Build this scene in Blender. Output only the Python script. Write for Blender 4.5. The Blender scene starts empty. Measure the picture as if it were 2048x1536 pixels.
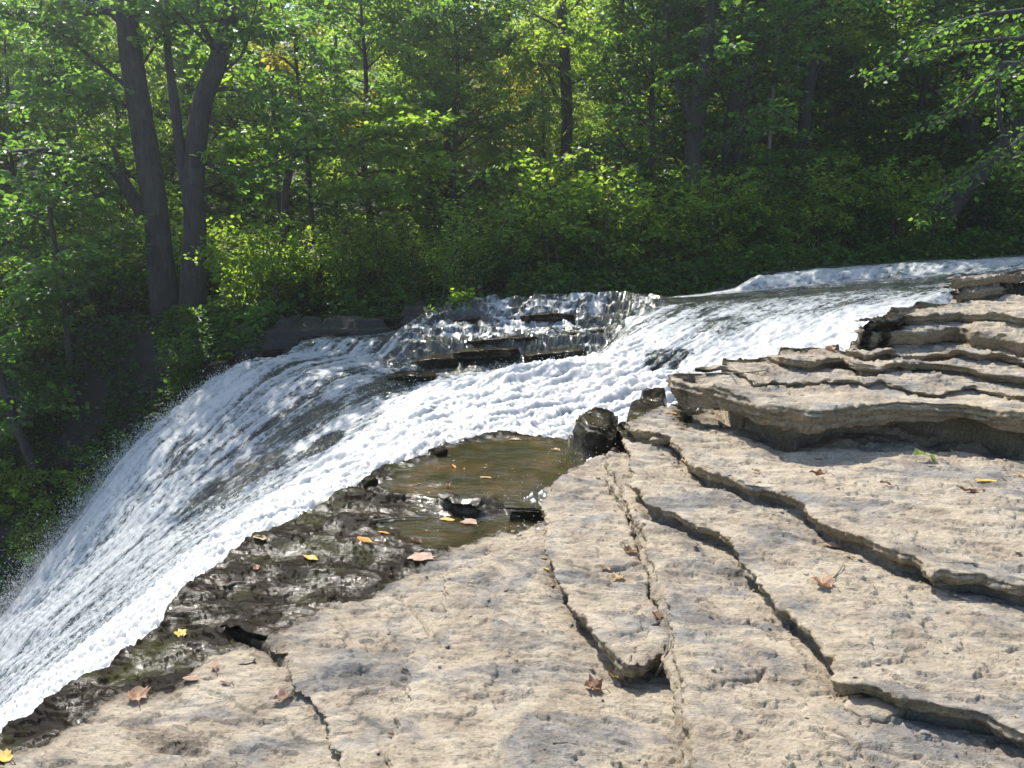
import bpy, math, random
import numpy as np
from mathutils import Vector, Matrix
from mathutils.geometry import delaunay_2d_cdt

random.seed(7)
RNG = np.random.default_rng(7)
R = math.radians
S = bpy.context.scene
COL = S.collection

# ------------------------------------------------------------------ camera model
EYE = np.array([0.0, 0.0, 1.55])
PITCH = R(11.5)
FPX = 1560.0
cp, sp = math.cos(PITCH), math.sin(PITCH)
def ray(u, v):
    r = (u - 1024.0) / FPX; k = (768.0 - v) / FPX
    return np.array([r, cp + k * sp, -sp + k * cp])
def at_y(u, v, y):            # point on the sight line at forward distance y
    d = ray(u, v); return EYE + d * (y / d[1])
def at_z(u, v, z):            # point on the sight line at height z
    d = ray(u, v); return EYE + d * ((z - EYE[2]) / d[2])

# ------------------------------------------------------------------ noise
PERM = np.random.default_rng(3).permutation(4096).astype(np.int64)
def _h(ix, iy, seed):
    return PERM[(PERM[(ix + 131 * seed) & 4095] + iy) & 4095]
def perlin(x, y, seed=0):
    xi = np.floor(x).astype(np.int64); yi = np.floor(y).astype(np.int64)
    xf = x - xi; yf = y - yi
    u = xf * xf * xf * (xf * (xf * 6 - 15) + 10); v = yf * yf * yf * (yf * (yf * 6 - 15) + 10)
    def g(ix, iy, dx, dy):
        a = _h(ix, iy, seed) * (2 * math.pi / 4096)
        return np.cos(a) * dx + np.sin(a) * dy
    n00 = g(xi, yi, xf, yf); n10 = g(xi + 1, yi, xf - 1, yf)
    n01 = g(xi, yi + 1, xf, yf - 1); n11 = g(xi + 1, yi + 1, xf - 1, yf - 1)
    a = n00 + u * (n10 - n00); b = n01 + u * (n11 - n01)
    return (a + v * (b - a)) * 1.5
def fbm(x, y, oct=4, seed=0, gain=0.5, lac=2.03):
    t = np.zeros_like(x); a = 1.0; f = 1.0; s = 0
    for o in range(oct):
        t += a * perlin(x * f + 7.1 * o, y * f - 3.7 * o, seed + o); s += a; a *= gain; f *= lac
    return t / s
def ridged(x, y, oct=4, seed=0):
    t = np.zeros_like(x); a = 1.0; f = 1.0; s = 0
    for o in range(oct):
        t += a * (1 - np.abs(perlin(x * f + 3.3 * o, y * f + 9.1 * o, seed + o)) * 2); s += a; a *= 0.5; f *= 2.07
    return t / s
def sstep(a, b, x):
    t = np.clip((x - a) / (b - a), 0, 1); return t * t * (3 - 2 * t)

# ------------------------------------------------------------------ object helpers
def mesh_np(name, co, faces_flat, face_tot, attrs=None, smooth=True):
    me = bpy.data.meshes.new(name)
    co = np.ascontiguousarray(co, dtype=np.float32)
    me.vertices.add(len(co)); me.vertices.foreach_set('co', co.ravel())
    ff = np.ascontiguousarray(faces_flat, dtype=np.int32).ravel()
    ft = np.ascontiguousarray(face_tot, dtype=np.int32)
    me.loops.add(len(ff)); me.loops.foreach_set('vertex_index', ff)
    st = np.zeros(len(ft), dtype=np.int32); st[1:] = np.cumsum(ft)[:-1]
    me.polygons.add(len(ft)); me.polygons.foreach_set('loop_start', st); me.polygons.foreach_set('loop_total', ft)
    me.update(calc_edges=True); me.validate()
    if attrs:
        for k, a in attrs.items():
            at = me.attributes.new(k, 'FLOAT', 'POINT'); at.data.foreach_set('value', np.ascontiguousarray(a, dtype=np.float32))
    if smooth: me.shade_smooth()
    else: me.shade_flat()
    return me
def link(name, me, mat=None, parent=None):
    o = bpy.data.objects.new(name, me); COL.objects.link(o)
    if mat and me: me.materials.append(mat)
    if parent: o.parent = parent
    return o
def empty(name, loc=(0, 0, 0)):
    o = bpy.data.objects.new(name, None); COL.objects.link(o); o.location = loc; return o
def tag(o, label=None, cat=None, group=None, kind=None):
    if label: o['label'] = label
    if cat: o['category'] = cat
    if group: o['group'] = group
    if kind: o['kind'] = kind
    return o
def copy_tree(root, loc, rz, sc):
    r = root.copy(); COL.objects.link(r); r.location = loc; r.rotation_euler = (0, 0, rz); r.scale = (sc, sc, sc)
    for ch in list(root.children):
        c = ch.copy(); COL.objects.link(c); c.parent = r
    return r

class Geo:
    """collects vertices and faces for one mesh"""
    def __init__(s): s.v = []; s.f = []; s.t = []; s.n = 0; s.a = []
    def add(s, v, f, a=None):
        v = np.asarray(v, float); f = np.asarray(f, np.int64)
        s.v.append(v); s.f.append((f + s.n).ravel()); s.t.append(np.full(len(f), f.shape[1])); s.n += len(v)
        s.a.append(np.zeros(len(v)) if a is None else a)
    def tube(s, path, rad, k=8, cap=True, wob=0.0, rng=None):
        path = np.asarray(path, float); n = len(path); rad = np.broadcast_to(np.asarray(rad, float), (n,))
        tan = np.gradient(path, axis=0); tan /= np.linalg.norm(tan, axis=1)[:, None] + 1e-9
        ref = np.array([0.31, 0.9, 0.17]) if abs(tan[0][1]) < .8 else np.array([1.0, .1, .2])
        ang = np.linspace(0, 2 * math.pi, k, endpoint=False)
        vs = []
        for i in range(n):
            a = np.cross(tan[i], ref); a /= np.linalg.norm(a) + 1e-9; b = np.cross(tan[i], a)
            rr = rad[i] * (1 + (wob * rng.normal(size=k) if wob else 0))
            vs.append(path[i] + (np.cos(ang) * rr)[:, None] * a + (np.sin(ang) * rr)[:, None] * b)
        v = np.concatenate(vs)
        i, j = np.meshgrid(np.arange(n - 1), np.arange(k), indexing='ij'); j2 = (j + 1) % k
        f = np.stack([i * k + j, i * k + j2, (i + 1) * k + j2, (i + 1) * k + j], -1).reshape(-1, 4)
        s.add(v, f)
        if cap:
            s.add(np.vstack([v[-k:], path[-1] + tan[-1] * rad[-1] * .5]), np.array([[q, (q + 1) % k, k] for q in range(k)]))
    def mesh(s, name, smooth=True, attr=None):
        at = {attr: np.concatenate(s.a)} if attr else None
        return mesh_np(name, np.concatenate(s.v), np.concatenate(s.f), np.concatenate(s.t), at, smooth)

# ------------------------------------------------------------------ material helpers
class NT:
    def __init__(s, name):
        s.m = bpy.data.materials.new(name); s.m.use_nodes = True
        s.t = s.m.node_tree; s.t.nodes.clear(); s.out = s.t.nodes.new('ShaderNodeOutputMaterial')
    def n(s, typ, **kw):
        nd = s.t.nodes.new(typ)
        ins = kw.pop('ins', {})
        for k, v in kw.items(): setattr(nd, k, v)
        for k, v in ins.items(): s.set(nd, k, v)
        return nd
    def set(s, nd, k, v):
        sock = nd.inputs[k]
        if isinstance(v, bpy.types.NodeSocket): s.t.links.new(v, sock)
        elif isinstance(v, bpy.types.Node): s.t.links.new(v.outputs[0], sock)
        else:
            if isinstance(v, tuple) and len(v) == 3 and sock.type == 'RGBA': v = (*v, 1)
            sock.default_value = v
    def attr(s, name): return s.n('ShaderNodeAttribute', attribute_name=name).outputs['Fac']
    def pos(s, scale=(1, 1, 1), obj=True):
        tc = s.n('ShaderNodeTexCoord'); mp = s.n('ShaderNodeMapping'); s.t.links.new(tc.outputs['Object'], mp.inputs[0]); mp.inputs['Scale'].default_value = scale; return mp.outputs[0]
    def noise(s, vec, scale, detail=4, rough=.55, dist=0):
        nd = s.n('ShaderNodeTexNoise', ins={'Vector': vec, 'Scale': scale, 'Detail': detail, 'Roughness': rough, 'Distortion': dist}); return nd.outputs[0]
    def ramp(s, fac, stops, interp='LINEAR'):
        nd = s.n('ShaderNodeValToRGB'); cr = nd.color_ramp; cr.interpolation = interp
        while len(cr.elements) < len(stops): cr.elements.new(.5)
        for e, (p, c) in zip(cr.elements, stops):
            e.position = p; e.color = (*c, 1) if isinstance(c, tuple) else (c, c, c, 1)
        s.t.links.new(fac, nd.inputs[0]); return nd.outputs[0]
    def mix(s, fac, a, b, blend='MIX'):
        nd = s.n('ShaderNodeMix', data_type='RGBA', blend_type=blend)
        for k, v in ((0, fac), (6, a), (7, b)):
            if isinstance(v, bpy.types.NodeSocket): s.t.links.new(v, nd.inputs[k])
            else:
                if isinstance(v, tuple) and len(v) == 3: v = (*v, 1)
                if k in (6, 7) and not isinstance(v, tuple): v = (v, v, v, 1)
                nd.inputs[k].default_value = v
        return nd.outputs[2]
    def math(s, op, a, b=0.0, clamp=False):
        nd = s.n('ShaderNodeMath', operation=op, use_clamp=clamp)
        for k, v in ((0, a), (1, b)):
            if isinstance(v, bpy.types.NodeSocket): s.t.links.new(v, nd.inputs[k])
            else: nd.inputs[k].default_value = v
        return nd.outputs[0]
    def bump(s, h, strength, dist, normal=None):
        nd = s.n('ShaderNodeBump', ins={'Height': h, 'Strength': strength, 'Distance': dist})
        if normal: s.t.links.new(normal, nd.inputs['Normal'])
        return nd.outputs[0]
    def bsdf(s, **kw):
        nd = s.n('ShaderNodeBsdfPrincipled')
        for k, v in kw.items(): s.set(nd, k.replace('_', ' '), v)
        return nd
    def surf(s, sh):
        s.t.links.new(sh.outputs[0] if isinstance(sh, bpy.types.Node) else sh, s.out.inputs[0]); return s.m

def mat_rock():
    t = NT('limestone'); p = t.pos()
    big = t.noise(p, 1.1, 5, .6); mid = t.noise(p, 5.5, 6, .65, .6); fine = t.noise(p, 60, 5, .7); grit = t.noise(p, 260, 2, .6)
    tan_ = t.ramp(mid, [(.28, (.180, .142, .100)), (.43, (.308, .252, .180)), (.58, (.385, .324, .235)), (.8, (.445, .388, .298))])
    gray = t.ramp(mid, [(.3, (0.0782, 0.073, 0.067)), (.5, (0.164, 0.155, 0.142)), (.7, (0.253, 0.242, 0.224))])
    gm = t.ramp(t.noise(t.pos((1, 1.7, 1)), 2.3, 7, .66, .8), [(.48, 0.0), (.60, 1.0)])
    c = t.mix(t.math('MULTIPLY', gm, .88), tan_, gray)
    c = t.mix(t.ramp(fine, [(.30, .75), (.48, 0.0)]), c, (.12, .10, .08))
    c = t.mix(t.ramp(grit, [(.62, 0.0), (.72, .5)]), c, (.46, .42, .35))
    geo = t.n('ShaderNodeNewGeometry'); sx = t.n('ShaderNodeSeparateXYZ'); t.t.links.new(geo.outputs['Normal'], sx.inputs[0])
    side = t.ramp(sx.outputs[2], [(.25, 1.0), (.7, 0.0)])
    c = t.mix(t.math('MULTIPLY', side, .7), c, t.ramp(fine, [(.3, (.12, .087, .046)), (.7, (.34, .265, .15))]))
    wet = t.attr('wet'); film = t.attr('film')
    wn = t.math('ADD', wet, t.math('MULTIPLY', t.math('SUBTRACT', t.noise(p, 7, 5, .7), .5), .9))
    wm = t.ramp(wn, [(.42, 0.0), (.56, 1.0)])
    damp = t.ramp(wn, [(.22, 0.0), (.46, .55)])
    wetc = t.ramp(mid, [(.3, (.005, .004, .003)), (.5, (.015, .0105, .006)), (.66, (.034, .024, .011)), (.85, (.062, .045, .028))])
    moss = t.ramp(t.noise(p, 3.2, 4, .6), [(.5, 0.0), (.66, .7)])
    wetc = t.mix(moss, wetc, (.034, .036, .009))
    filmc = t.ramp(t.noise(p, 2.8, 4, .6, .3), [(.3, (.016, .018, .007)), (.5, (.036, .027, .010)), (.65, (.066, .043, .016)), (.8, (.075, .058, .021))])
    c = t.mix(damp, c, t.mix(1.0, c, (.42, .40, .38), 'MULTIPLY'))
    c = t.mix(wm, c, wetc); c = t.mix(film, c, filmc)
    rough = t.mix(wm, .85, t.ramp(t.noise(p, 5.5, 5, .65, .6), [(.46, .40), (.60, .10)]))
    wspec = t.ramp(t.noise(p, 5.5, 5, .65, .6), [(.48, .03), (.64, .30)]); rough = t.mix(film, rough, .07)
    rip = t.math('MULTIPLY', t.noise(t.pos((1, 2.2, 1)), 7, 6, .62, 1.6), t.ramp(t.noise(p, 2.2, 3, .6), [(.35, .25), (.65, 1.4)]))
    hb = t.mix(film, t.math('ADD', t.math('MULTIPLY', fine, .7), t.math('MULTIPLY', grit, .3)), rip)
    st = t.noise(t.pos((1, 1, 5)), 16, 5, .7, .3)
    flk = t.noise(t.pos((1, 2.1, 2)), 13, 8, .72, .9)
    hb = t.math('ADD', hb, t.math('MULTIPLY', t.math('MULTIPLY', flk, t.math('SUBTRACT', 2.6, t.math('MULTIPLY', wm, 1.9))), t.math('SUBTRACT', 1.0, film)))
    hb = t.math('ADD', hb, t.math('MULTIPLY', t.math('MULTIPLY', st, side), 2.0))
    bd = t.bump(hb, t.mix(film, t.mix(wm, .9, .42), .8), .009)
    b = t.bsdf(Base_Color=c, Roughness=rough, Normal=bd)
    t.set(b, 'Specular IOR Level', t.mix(film, t.mix(wm, .25, wspec), .5))
    return t.surf(b)

def mat_water():
    t = NT('white_water'); p = t.pos()
    foam_light = t.attr('foam_light'); lic = t.attr('streak')
    n1 = t.noise(p, 14, 6, .72, .5); n2 = t.noise(p, 70, 4, .7)
    band = t.attr('band')
    f = t.math('ADD', foam_light, t.math('MULTIPLY', t.math('SUBTRACT', lic, .5), .36))
    f = t.math('ADD', f, t.math('MULTIPLY', t.math('SUBTRACT', band, .5), .6))
    wp = t.n('ShaderNodeVectorMath', operation='ADD'); nv = t.n('ShaderNodeTexNoise', ins={'Vector': p, 'Scale': 6.0, 'Detail': 3.0}); sc_ = t.n('ShaderNodeVectorMath', operation='SCALE'); sc_.inputs['Scale'].default_value = .22
    t.t.links.new(nv.outputs['Color'], sc_.inputs[0]); t.t.links.new(p, wp.inputs[0]); t.t.links.new(sc_.outputs[0], wp.inputs[1])
    vo = t.n('ShaderNodeTexVoronoi', feature='DISTANCE_TO_EDGE', ins={'Vector': wp.outputs[0], 'Scale': 9.0}).outputs['Distance']
    f = t.math('ADD', f, t.math('MULTIPLY', t.math('SUBTRACT', .17, vo), .65))
    f = t.math('ADD', f, t.math('MULTIPLY', t.math('SUBTRACT', n1, .5), .8))
    f = t.math('ADD', f, t.math('MULTIPLY', t.math('SUBTRACT', n2, .5), .42))
    fm = t.ramp(f, [(.34, 0.0), (.50, .42), (.66, .82), (.85, 1.0)])
    white = t.ramp(f, [(.42, (.24, .27, .285)), (.66, (.33, .352, .357)), (.92, (.385, .39, .38)), (1.0, (.42, .42, .405))])  # blue-grey low end also carries the fall's painted half shade
    wb = t.bump(t.math('ADD', n2, t.math('MULTIPLY', n1, .8)), .26, .014)
    fo = t.bsdf(Base_Color=white, Roughness=.45, Normal=wb)
    t.set(fo, 'Subsurface Weight', .75); t.set(fo, 'Subsurface Radius', (1.0, 1.0, 1.05)); t.set(fo, 'Subsurface Scale', .14)
    tr = t.n('ShaderNodeBsdfTranslucent', ins={'Color': (.55, .58, .58), 'Normal': wb})
    fo2 = t.n('ShaderNodeMixShader', ins={0: .12}); t.t.links.new(fo.outputs[0], fo2.inputs[1]); t.t.links.new(tr.outputs[0], fo2.inputs[2])
    dk = t.ramp(t.noise(p, 4, 4, .6), [(.35, (.012, .014, .013)), (.55, (.035, .04, .03)), (.75, (.07, .065, .035))])
    sb = t.bump(t.math('ADD', lic, t.math('MULTIPLY', n1, .6)), .8, .03)
    sh = t.bsdf(Base_Color=dk, Roughness=.10, Normal=sb); t.set(sh, 'Specular IOR Level', .38)
    mx = t.n('ShaderNodeMixShader', ins={0: fm}); t.t.links.new(sh.outputs[0], mx.inputs[1]); t.t.links.new(fo2.outputs[0], mx.inputs[2])
    return t.surf(mx)

def mat_drop():
    t = NT('spray_drops')
    a = t.bsdf(Base_Color=(.62, .64, .65), Roughness=.3)
    tr = t.n('ShaderNodeBsdfTranslucent', ins={'Color': (.62, .64, .66)})
    mx = t.n('ShaderNodeMixShader', ins={0: .4}); t.t.links.new(a.outputs[0], mx.inputs[1]); t.t.links.new(tr.outputs[0], mx.inputs[2])
    return t.surf(mx)

def mat_soil():
    t = NT('forest_soil'); p = t.pos()
    n = t.noise(p, 1.6, 6, .65); f = t.noise(p, 22, 5, .7)
    c = t.ramp(n, [(.3, (.018, .016, .011)), (.5, (.045, .036, .022)), (.62, (.03, .045, .012)), (.8, (.06, .05, .03))])
    c = t.mix(t.ramp(f, [(.45, 0.0), (.6, .6)]), c, (.02, .02, .014))
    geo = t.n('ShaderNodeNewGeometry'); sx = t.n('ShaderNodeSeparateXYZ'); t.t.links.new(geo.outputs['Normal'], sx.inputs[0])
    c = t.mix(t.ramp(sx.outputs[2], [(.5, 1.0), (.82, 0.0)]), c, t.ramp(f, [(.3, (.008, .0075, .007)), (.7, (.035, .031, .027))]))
    b = t.bsdf(Base_Color=c, Roughness=.85, Normal=t.bump(f, .8, .05)); return t.surf(b)

def mat_bark(name, dark, light):
    t = NT(name); p = t.pos((1, 1, .18))
    n = t.noise(p, 22, 6, .7, .4); m = t.noise(t.pos(), 2.2, 4, .6)
    c = t.ramp(n, [(.32, dark), (.65, light)])
    c = t.mix(t.ramp(m, [(.5, 0.0), (.75, .5)]), c, (.10, .11, .08))
    b = t.bsdf(Base_Color=c, Roughness=.88, Normal=t.bump(n, 1.0, .06)); return t.surf(b)

def mat_leaf(name, stops, trans, tw=.58, rough=.42):
    t = NT(name)
    tint = t.attr('tint')
    oi = t.n('ShaderNodeObjectInfo')
    f = t.math('ADD', t.math('MULTIPLY', tint, .8), t.math('MULTIPLY', oi.outputs['Random'], .2))
    c = t.ramp(f, stops); tc = t.ramp(f, trans)
    b = t.bsdf(Base_Color=c, Roughness=rough); t.set(b, 'Specular IOR Level', .45)
    tr = t.n('ShaderNodeBsdfTranslucent', ins={'Color': tc})
    mx = t.n('ShaderNodeMixShader', ins={0: tw}); t.t.links.new(b.outputs[0], mx.inputs[1]); t.t.links.new(tr.outputs[0], mx.inputs[2])
    return t.surf(mx)

M = {}
M['rock'] = mat_rock(); M['water'] = mat_water(); M['drop'] = mat_drop(); M['soil'] = mat_soil()
M['bark'] = mat_bark('grey_bark', (.016, .015, .0145), (.060, .056, .052))
M['bark_pale'] = mat_bark('pale_bark', (.10, .09, .075), (.30, .27, .22))
M['leaf'] = mat_leaf('green_leaf', [(0, (.040, .085, .016)), (.5, (.070, .125, .022)), (1, (.11, .15, .03))],
                     [(0, (.24, .44, .03)), (.5, (.42, .62, .05)), (1, (.62, .72, .08))])
M['leaf_dark'] = mat_leaf('deep_green_leaf', [(0, (.022, .052, .016)), (.5, (.04, .085, .022)), (1, (.065, .11, .026))],
                     [(0, (.10, .25, .03)), (.5, (.19, .38, .04)), (1, (.32, .48, .06))])
M['leaf_yellow'] = mat_leaf('yellowing_leaf', [(0, (.07, .10, .02)), (.45, (.14, .14, .025)), (1, (.22, .15, .025))],
                     [(0, (.28, .38, .03)), (.45, (.50, .46, .04)), (1, (.62, .42, .04))])

# ================================================================== ROCK SHELF
def to_poly(pts):     # entries (u, v, z) are sight-line points at height z, ('w', x, y) are ground points
    out = []
    for p in pts:
        if p[0] == 'w': out.append((p[1], p[2]))
        elif p[0] == 'h': q = at_z(*p[1:]); out.append((q[0], q[1]))
        else:
            q = at_z(*p); out.append((q[0], q[1]))
    return np.array(out)
def poly_sd(px, py, poly):
    """signed distance (inside +) and unit vector to nearest boundary point"""
    n = len(poly); best = np.full(px.shape, 1e9); nx = np.zeros_like(px); ny = np.zeros_like(px); ins = np.zeros(px.shape, bool)
    for i in range(n):
        ax, ay = poly[i]; bx, by = poly[(i + 1) % n]
        ex, ey = bx - ax, by - ay; L = ex * ex + ey * ey + 1e-12
        t = np.clip(((px - ax) * ex + (py - ay) * ey) / L, 0, 1)
        qx = ax + t * ex - px; qy = ay + t * ey - py; d = qx * qx + qy * qy
        m = d < best; best = np.where(m, d, best); nx = np.where(m, qx, nx); ny = np.where(m, qy, ny)
        c = ((ay > py) != (by > py)) & (px < (bx - ax) * (py - ay) / ((by - ay) if abs(by - ay) > 1e-12 else 1e-12) + ax)
        ins ^= c
    d = np.sqrt(best) + 1e-9
    return np.where(ins, d, -d), nx / d, ny / d

EDGE = [(-300, 1620, 0), (-60, 1490, 0), (0, 1450, 0), (100, 1390, 0), (200, 1325, 0), (310, 1235, 0), (332, 1203, 0), (400, 1142, 0), (480, 1082, 0),
        (560, 1040, 0), (640, 1002, 0), (700, 980, 0), (716, 962, .02), (760, 931, .03), (800, 914, .04), (858, 898, .06), (868, 882, .07), (930, 860, .07), (1000, 854, .07), (1080, 852, .07),
        (1148, 866, .07), (1152, 830, .2), (1180, 810, .2), (1260, 800, .2), (1333, 797, .2), (1338, 770, .44), (1350, 752, .45), (1400, 734, .48), (1480, 722, .52),
        (1545, 711, .56), (1640, 700, .58), (1680, 690, .60), (1700, 664, .76), (1735, 641, .86), (1800, 618, .88), (1850, 602, .9), (1892, 580, .98),
        (1905, 560, 1.05), (1940, 546, 1.1), (2048, 536, 1.12), (2200, 528, 1.15), ('w', 12, 9), ('w', 12, .5), ('w', -3, .5)]
RX, RB = ('w', 12, 9.5), ('w', 12, .4)
LEVELS = [  # polygon, height, overhang, overhang decay, edge softness
 # thin flakes on the near shelf
 ([(440, 1262, .0), (520, 1285, .0), (575, 1320, .0), (590, 1390, 0), (640, 1450, 0), (660, 1500, 0), (700, 1580, 0), ('w', .2, .4), RB, RX, ('w', .6, 8), ('h', 1120, 980, 0), ('h', 1095, 1020, 0), ('h', 960, 1120, 0), ('h', 890, 1140, 0), ('h', 820, 1180, 0), ('h', 740, 1205, 0), ('h', 640, 1215, 0), ('h', 520, 1230, 0)], .022, .015, .05, .012),
 ([(890, 1150, .03), (900, 1220, .03), (840, 1290, .03), (815, 1340, .03), (840, 1400, .03), (810, 1460, .03), (780, 1560, .03), ('w', .3, .4), RB, RX, ('w', .6, 8), ('h', 1120, 980, .03), ('h', 1095, 1030, .03), ('h', 1000, 1110, .03)], .016, -.015, .05, .02),
 # shelf under the shallow pool
 ([('h', 720, 962, .06), ('h', 770, 980, .06), ('h', 830, 985, .06), (872, 994, .06), (905, 1006, .06), (955, 1014, .06), ('h', 968, 1000, .06), ('h', 985, 1000, .06), ('h', 1005, 1000, .06), (1012, 1014, .06), (1050, 1012, .06), (1088, 1008, .06), ('h', 1100, 1000, .06), ('h', 1112, 980, .06), ('h', 1192, 930, .06), ('h', 1226, 900, .06), ('h', 1236, 860, .06), ('w', .75, 6.4), ('w', -3, 6.8), ('h', 640, 960, .06)], .028, .015, .05, .01),
 # black wet block at the pool's far corner
 ([('h', 1238, 799, .27), (1222, 802, .27), (1180, 808, .27), (1152, 830, .27), (1172, 845, .27), (1228, 852, .27), ('h', 1242, 845, .27), ('h', 1246, 801, .27)], .2, -.01, .05, .01),
 # long slab with the loose front
 ([(1222, 868, .1), (1210, 900, .1), (1180, 925, .1), (1100, 975, .1), (1084, 1002, .1), (1096, 1050, .1), (1092, 1110, .1), (1118, 1160, .1), (1140, 1222, .1), (1195, 1270, .1), (1215, 1305, .1), (1262, 1330, .1), (1330, 1312, .1), (1340, 1270, .1), ('h', 1334, 1285, .1), ('h', 1342, 1370, .1), ('h', 1350, 1440, .1), ('h', 1366, 1570, .1), ('w', .62, .4), RB, RX, ('w', 1.25, 7.2)], .065, .045, .06, .012),
 # slabs stepping up to the right
 ([(1225, 866, .15), (1218, 900, .15), (1228, 960, .15), (1262, 1010, .15), (1290, 1070, .15), (1304, 1130, .15), (1312, 1180, .15), (1340, 1215, .15), (1346, 1300, .15), (1362, 1370, .15), (1372, 1440, .15), (1390, 1570, .15), ('w', .6, .4), RB, RX, ('w', 1.25, 7.2)], .05, -.015, .04, .014),
 ([(1228, 848, .2), (1255, 900, .2), (1262, 960, .2), (1290, 1010, .2), (1345, 1028, .2), (1395, 1052, .2), (1440, 1062, .2), (1470, 1110, .2), (1520, 1160, .2), (1545, 1200, .2), (1585, 1235, .2), (1625, 1285, .2), (1660, 1330, .2), (1690, 1385, .2), (1745, 1392, .2), (1800, 1420, .2), (1870, 1432, .2), (1960, 1440, .2), (2080, 1500, .2), (2300, 1640, .2), RB, RX, ('w', 1.25, 7.2)], .06, .05, .07, .012),
 ([('h', 1240, 800, .27), ('h', 1260, 797, .27), ('w', 1.2, 7.2), RX, RB, ('w', 4, .5), (2400, 1320, .27), (2140, 1190, .27), (2048, 1175, .27), (1960, 1150, .27), (1862, 1152, .27), (1838, 1120, .27), (1780, 1112, .27), (1700, 1075, .27), (1640, 1050, .27), (1600, 1010, .27), (1545, 985, .27), (1500, 985, .27), (1450, 960, .27), (1395, 940, .27), (1365, 905, .27), (1340, 882, .27), (1285, 868, .27), (1238, 850, .27), ('h', 1234, 835, .27)], .07, .055, .07, .012),
 # big overhanging ledge
 ([(1338, 768, .47), (1352, 775, .49), (1395, 780, .5), (1440, 793, .51), (1500, 806, .52), (1560, 816, .52), (1630, 824, .52), (1690, 820, .52), (1750, 812, .52), (1810, 810, .52), (1920, 816, .52), (2048, 832, .52), (2250, 862, .52), ('w', 12, 3.3), RX, ('w', 1.5, 8), ('h', 1335, 748, .47)], .24, .40, .55, .045),
 ([(1390, 738, .56), (1470, 742, .56), (1520, 760, .56), (1600, 755, .56), (1660, 772, .56), (1760, 770, .56), (1850, 784, .56), (1950, 776, .56), (2048, 800, .56), (2250, 830, .56), ('w', 12, 3.6), RX, ('w', 1.6, 8), ('h', 1380, 730, .56)], .035, .02, .04, .012),
 ([(1536, 712, .62), (1570, 722, .62), (1620, 728, .62), (1690, 722, .62), (1705, 736, .62), (1780, 738, .62), (1860, 728, .62), (1960, 742, .62), (2048, 748, .62), (2250, 770, .62), ('w', 12, 4.2), RX, ('w', 2.6, 8), ('h', 1540, 706, .62)], .06, .06, .06, .012),
 ([(1690, 700, .68), (1730, 712, .68), (1800, 704, .68), (1880, 706, .68), (1940, 715, .68), (2048, 712, .68), (2250, 740, .68), ('w', 12, 4.6), RX, ('w', 3.2, 8.5), ('h', 1686, 690, .68)], .055, .05, .06, .012),
 ([(1722, 670, .8), (1790, 660, .8), (1850, 660, .8), (1915, 655, .8), (1945, 662, .8), (2048, 672, .8), (2250, 690, .8), ('w', 12, 5), RX, ('w', 3.6, 8.5), ('h', 1706, 662, .8)], .125, .03, .06, .02),
 ([(1734, 645, .88), (1772, 638, .88), (1840, 634, .88), (1920, 630, .88), (2048, 640, .88), (2250, 655, .88), ('w', 12, 5.3), RX, ('w', 3.9, 8.8), ('h', 1740, 640, .88)], .08, .03, .06, .02),
 ([(1902, 576, .98), (1922, 582, .98), (1990, 574, .98), (2048, 566, .98), (2250, 560, .98), ('w', 12, 7.5), RX, ('w', 4.6, 9.3), ('h', 1896, 570, .98)], .105, .06, .07, .015),
 ([(1904, 562, 1.08), (1940, 556, 1.08), (1990, 553, 1.08), (2048, 548, 1.08), (2250, 545, 1.08), ('w', 12, 8), RX, ('w', 4.6, 9.6), ('h', 1905, 555, 1.08)], .1, .05, .07, .015),
]
CRACKS = [([(1345, 1240, .12), (1310, 1190, .12), (1292, 1110, .12), (1262, 1040, .12), (1225, 950, .12)], .05, .012),
          ([(1500, 1225, .17), (1530, 1245, .17), (1580, 1270, .17), (1610, 1300, .17)], .03, .008),
          ([(1130, 1140, .1), (1200, 1145, .1), (1290, 1135, .1)], .02, .007),
          ([(1380, 1330, .17), (1440, 1360, .17), (1500, 1350, .17), (1530, 1330, .17)], .02, .007),
          ([(480, 1270, 0), (540, 1300, 0), (560, 1340, 0)], .03, .012),
          ([(790, 1185, 0), (840, 1250, 0), (890, 1300, 0)], .02, .006),
          ([(1650, 1440, .2), (1720, 1470, .2), (1760, 1500, .2)], .02, .007),
          ([(1580, 880, .27), (1700, 900, .27), (1800, 905, .27), (1900, 930, .27)], .02, .008)]
WET = [(-300, 1640, 0), (0, 1530, 0), (90, 1480, 0), (170, 1440, 0), (300, 1385, 0), (400, 1345, 0), (470, 1290, 0), (560, 1300, 0), (640, 1230, 0), (740, 1190, 0), (830, 1150, 0), (890, 1110, 0), (960, 1075, 0),
       (1050, 1052, 0), (1086, 1020, 0), (1098, 965, .05), (1160, 925, .05), (1212, 892, .05), (1232, 878, .1), (1268, 858, .27), (1290, 826, .27), (1345, 812, .27), (1370, 790, .5), (1420, 748, .5), (1540, 722, .55), (1660, 702, .6), (1698, 690, .7), (1735, 655, .86), (1840, 622, .9), (1890, 605, .9), (1920, 575, 1.0), (1930, 560, 1.05), (2048, 540, 1.12), ('w', 12, 10), ('w', -6, 12), ('w', -6, 1)]
FILM = [(870, 905, .06), (900, 885, .06), (980, 868, .06), (1080, 862, .06), (1140, 872, .06), (1200, 888, .06), (1160, 925, .06), (1100, 965, .06), (1082, 1000, .06), (1010, 1000, .06), (980, 985, .06), (900, 990, .06), (790, 975, .06), (750, 962, .06), (800, 925, .06), (850, 912, .06)]
FILM2 = [(880, 1020, 0), (960, 1030, 0), (1084, 1015, 0), (1090, 1040, 0), (1000, 1060, 0), (950, 1085, 0), (860, 1095, 0), (780, 1060, 0), (800, 1035, 0)]
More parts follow.
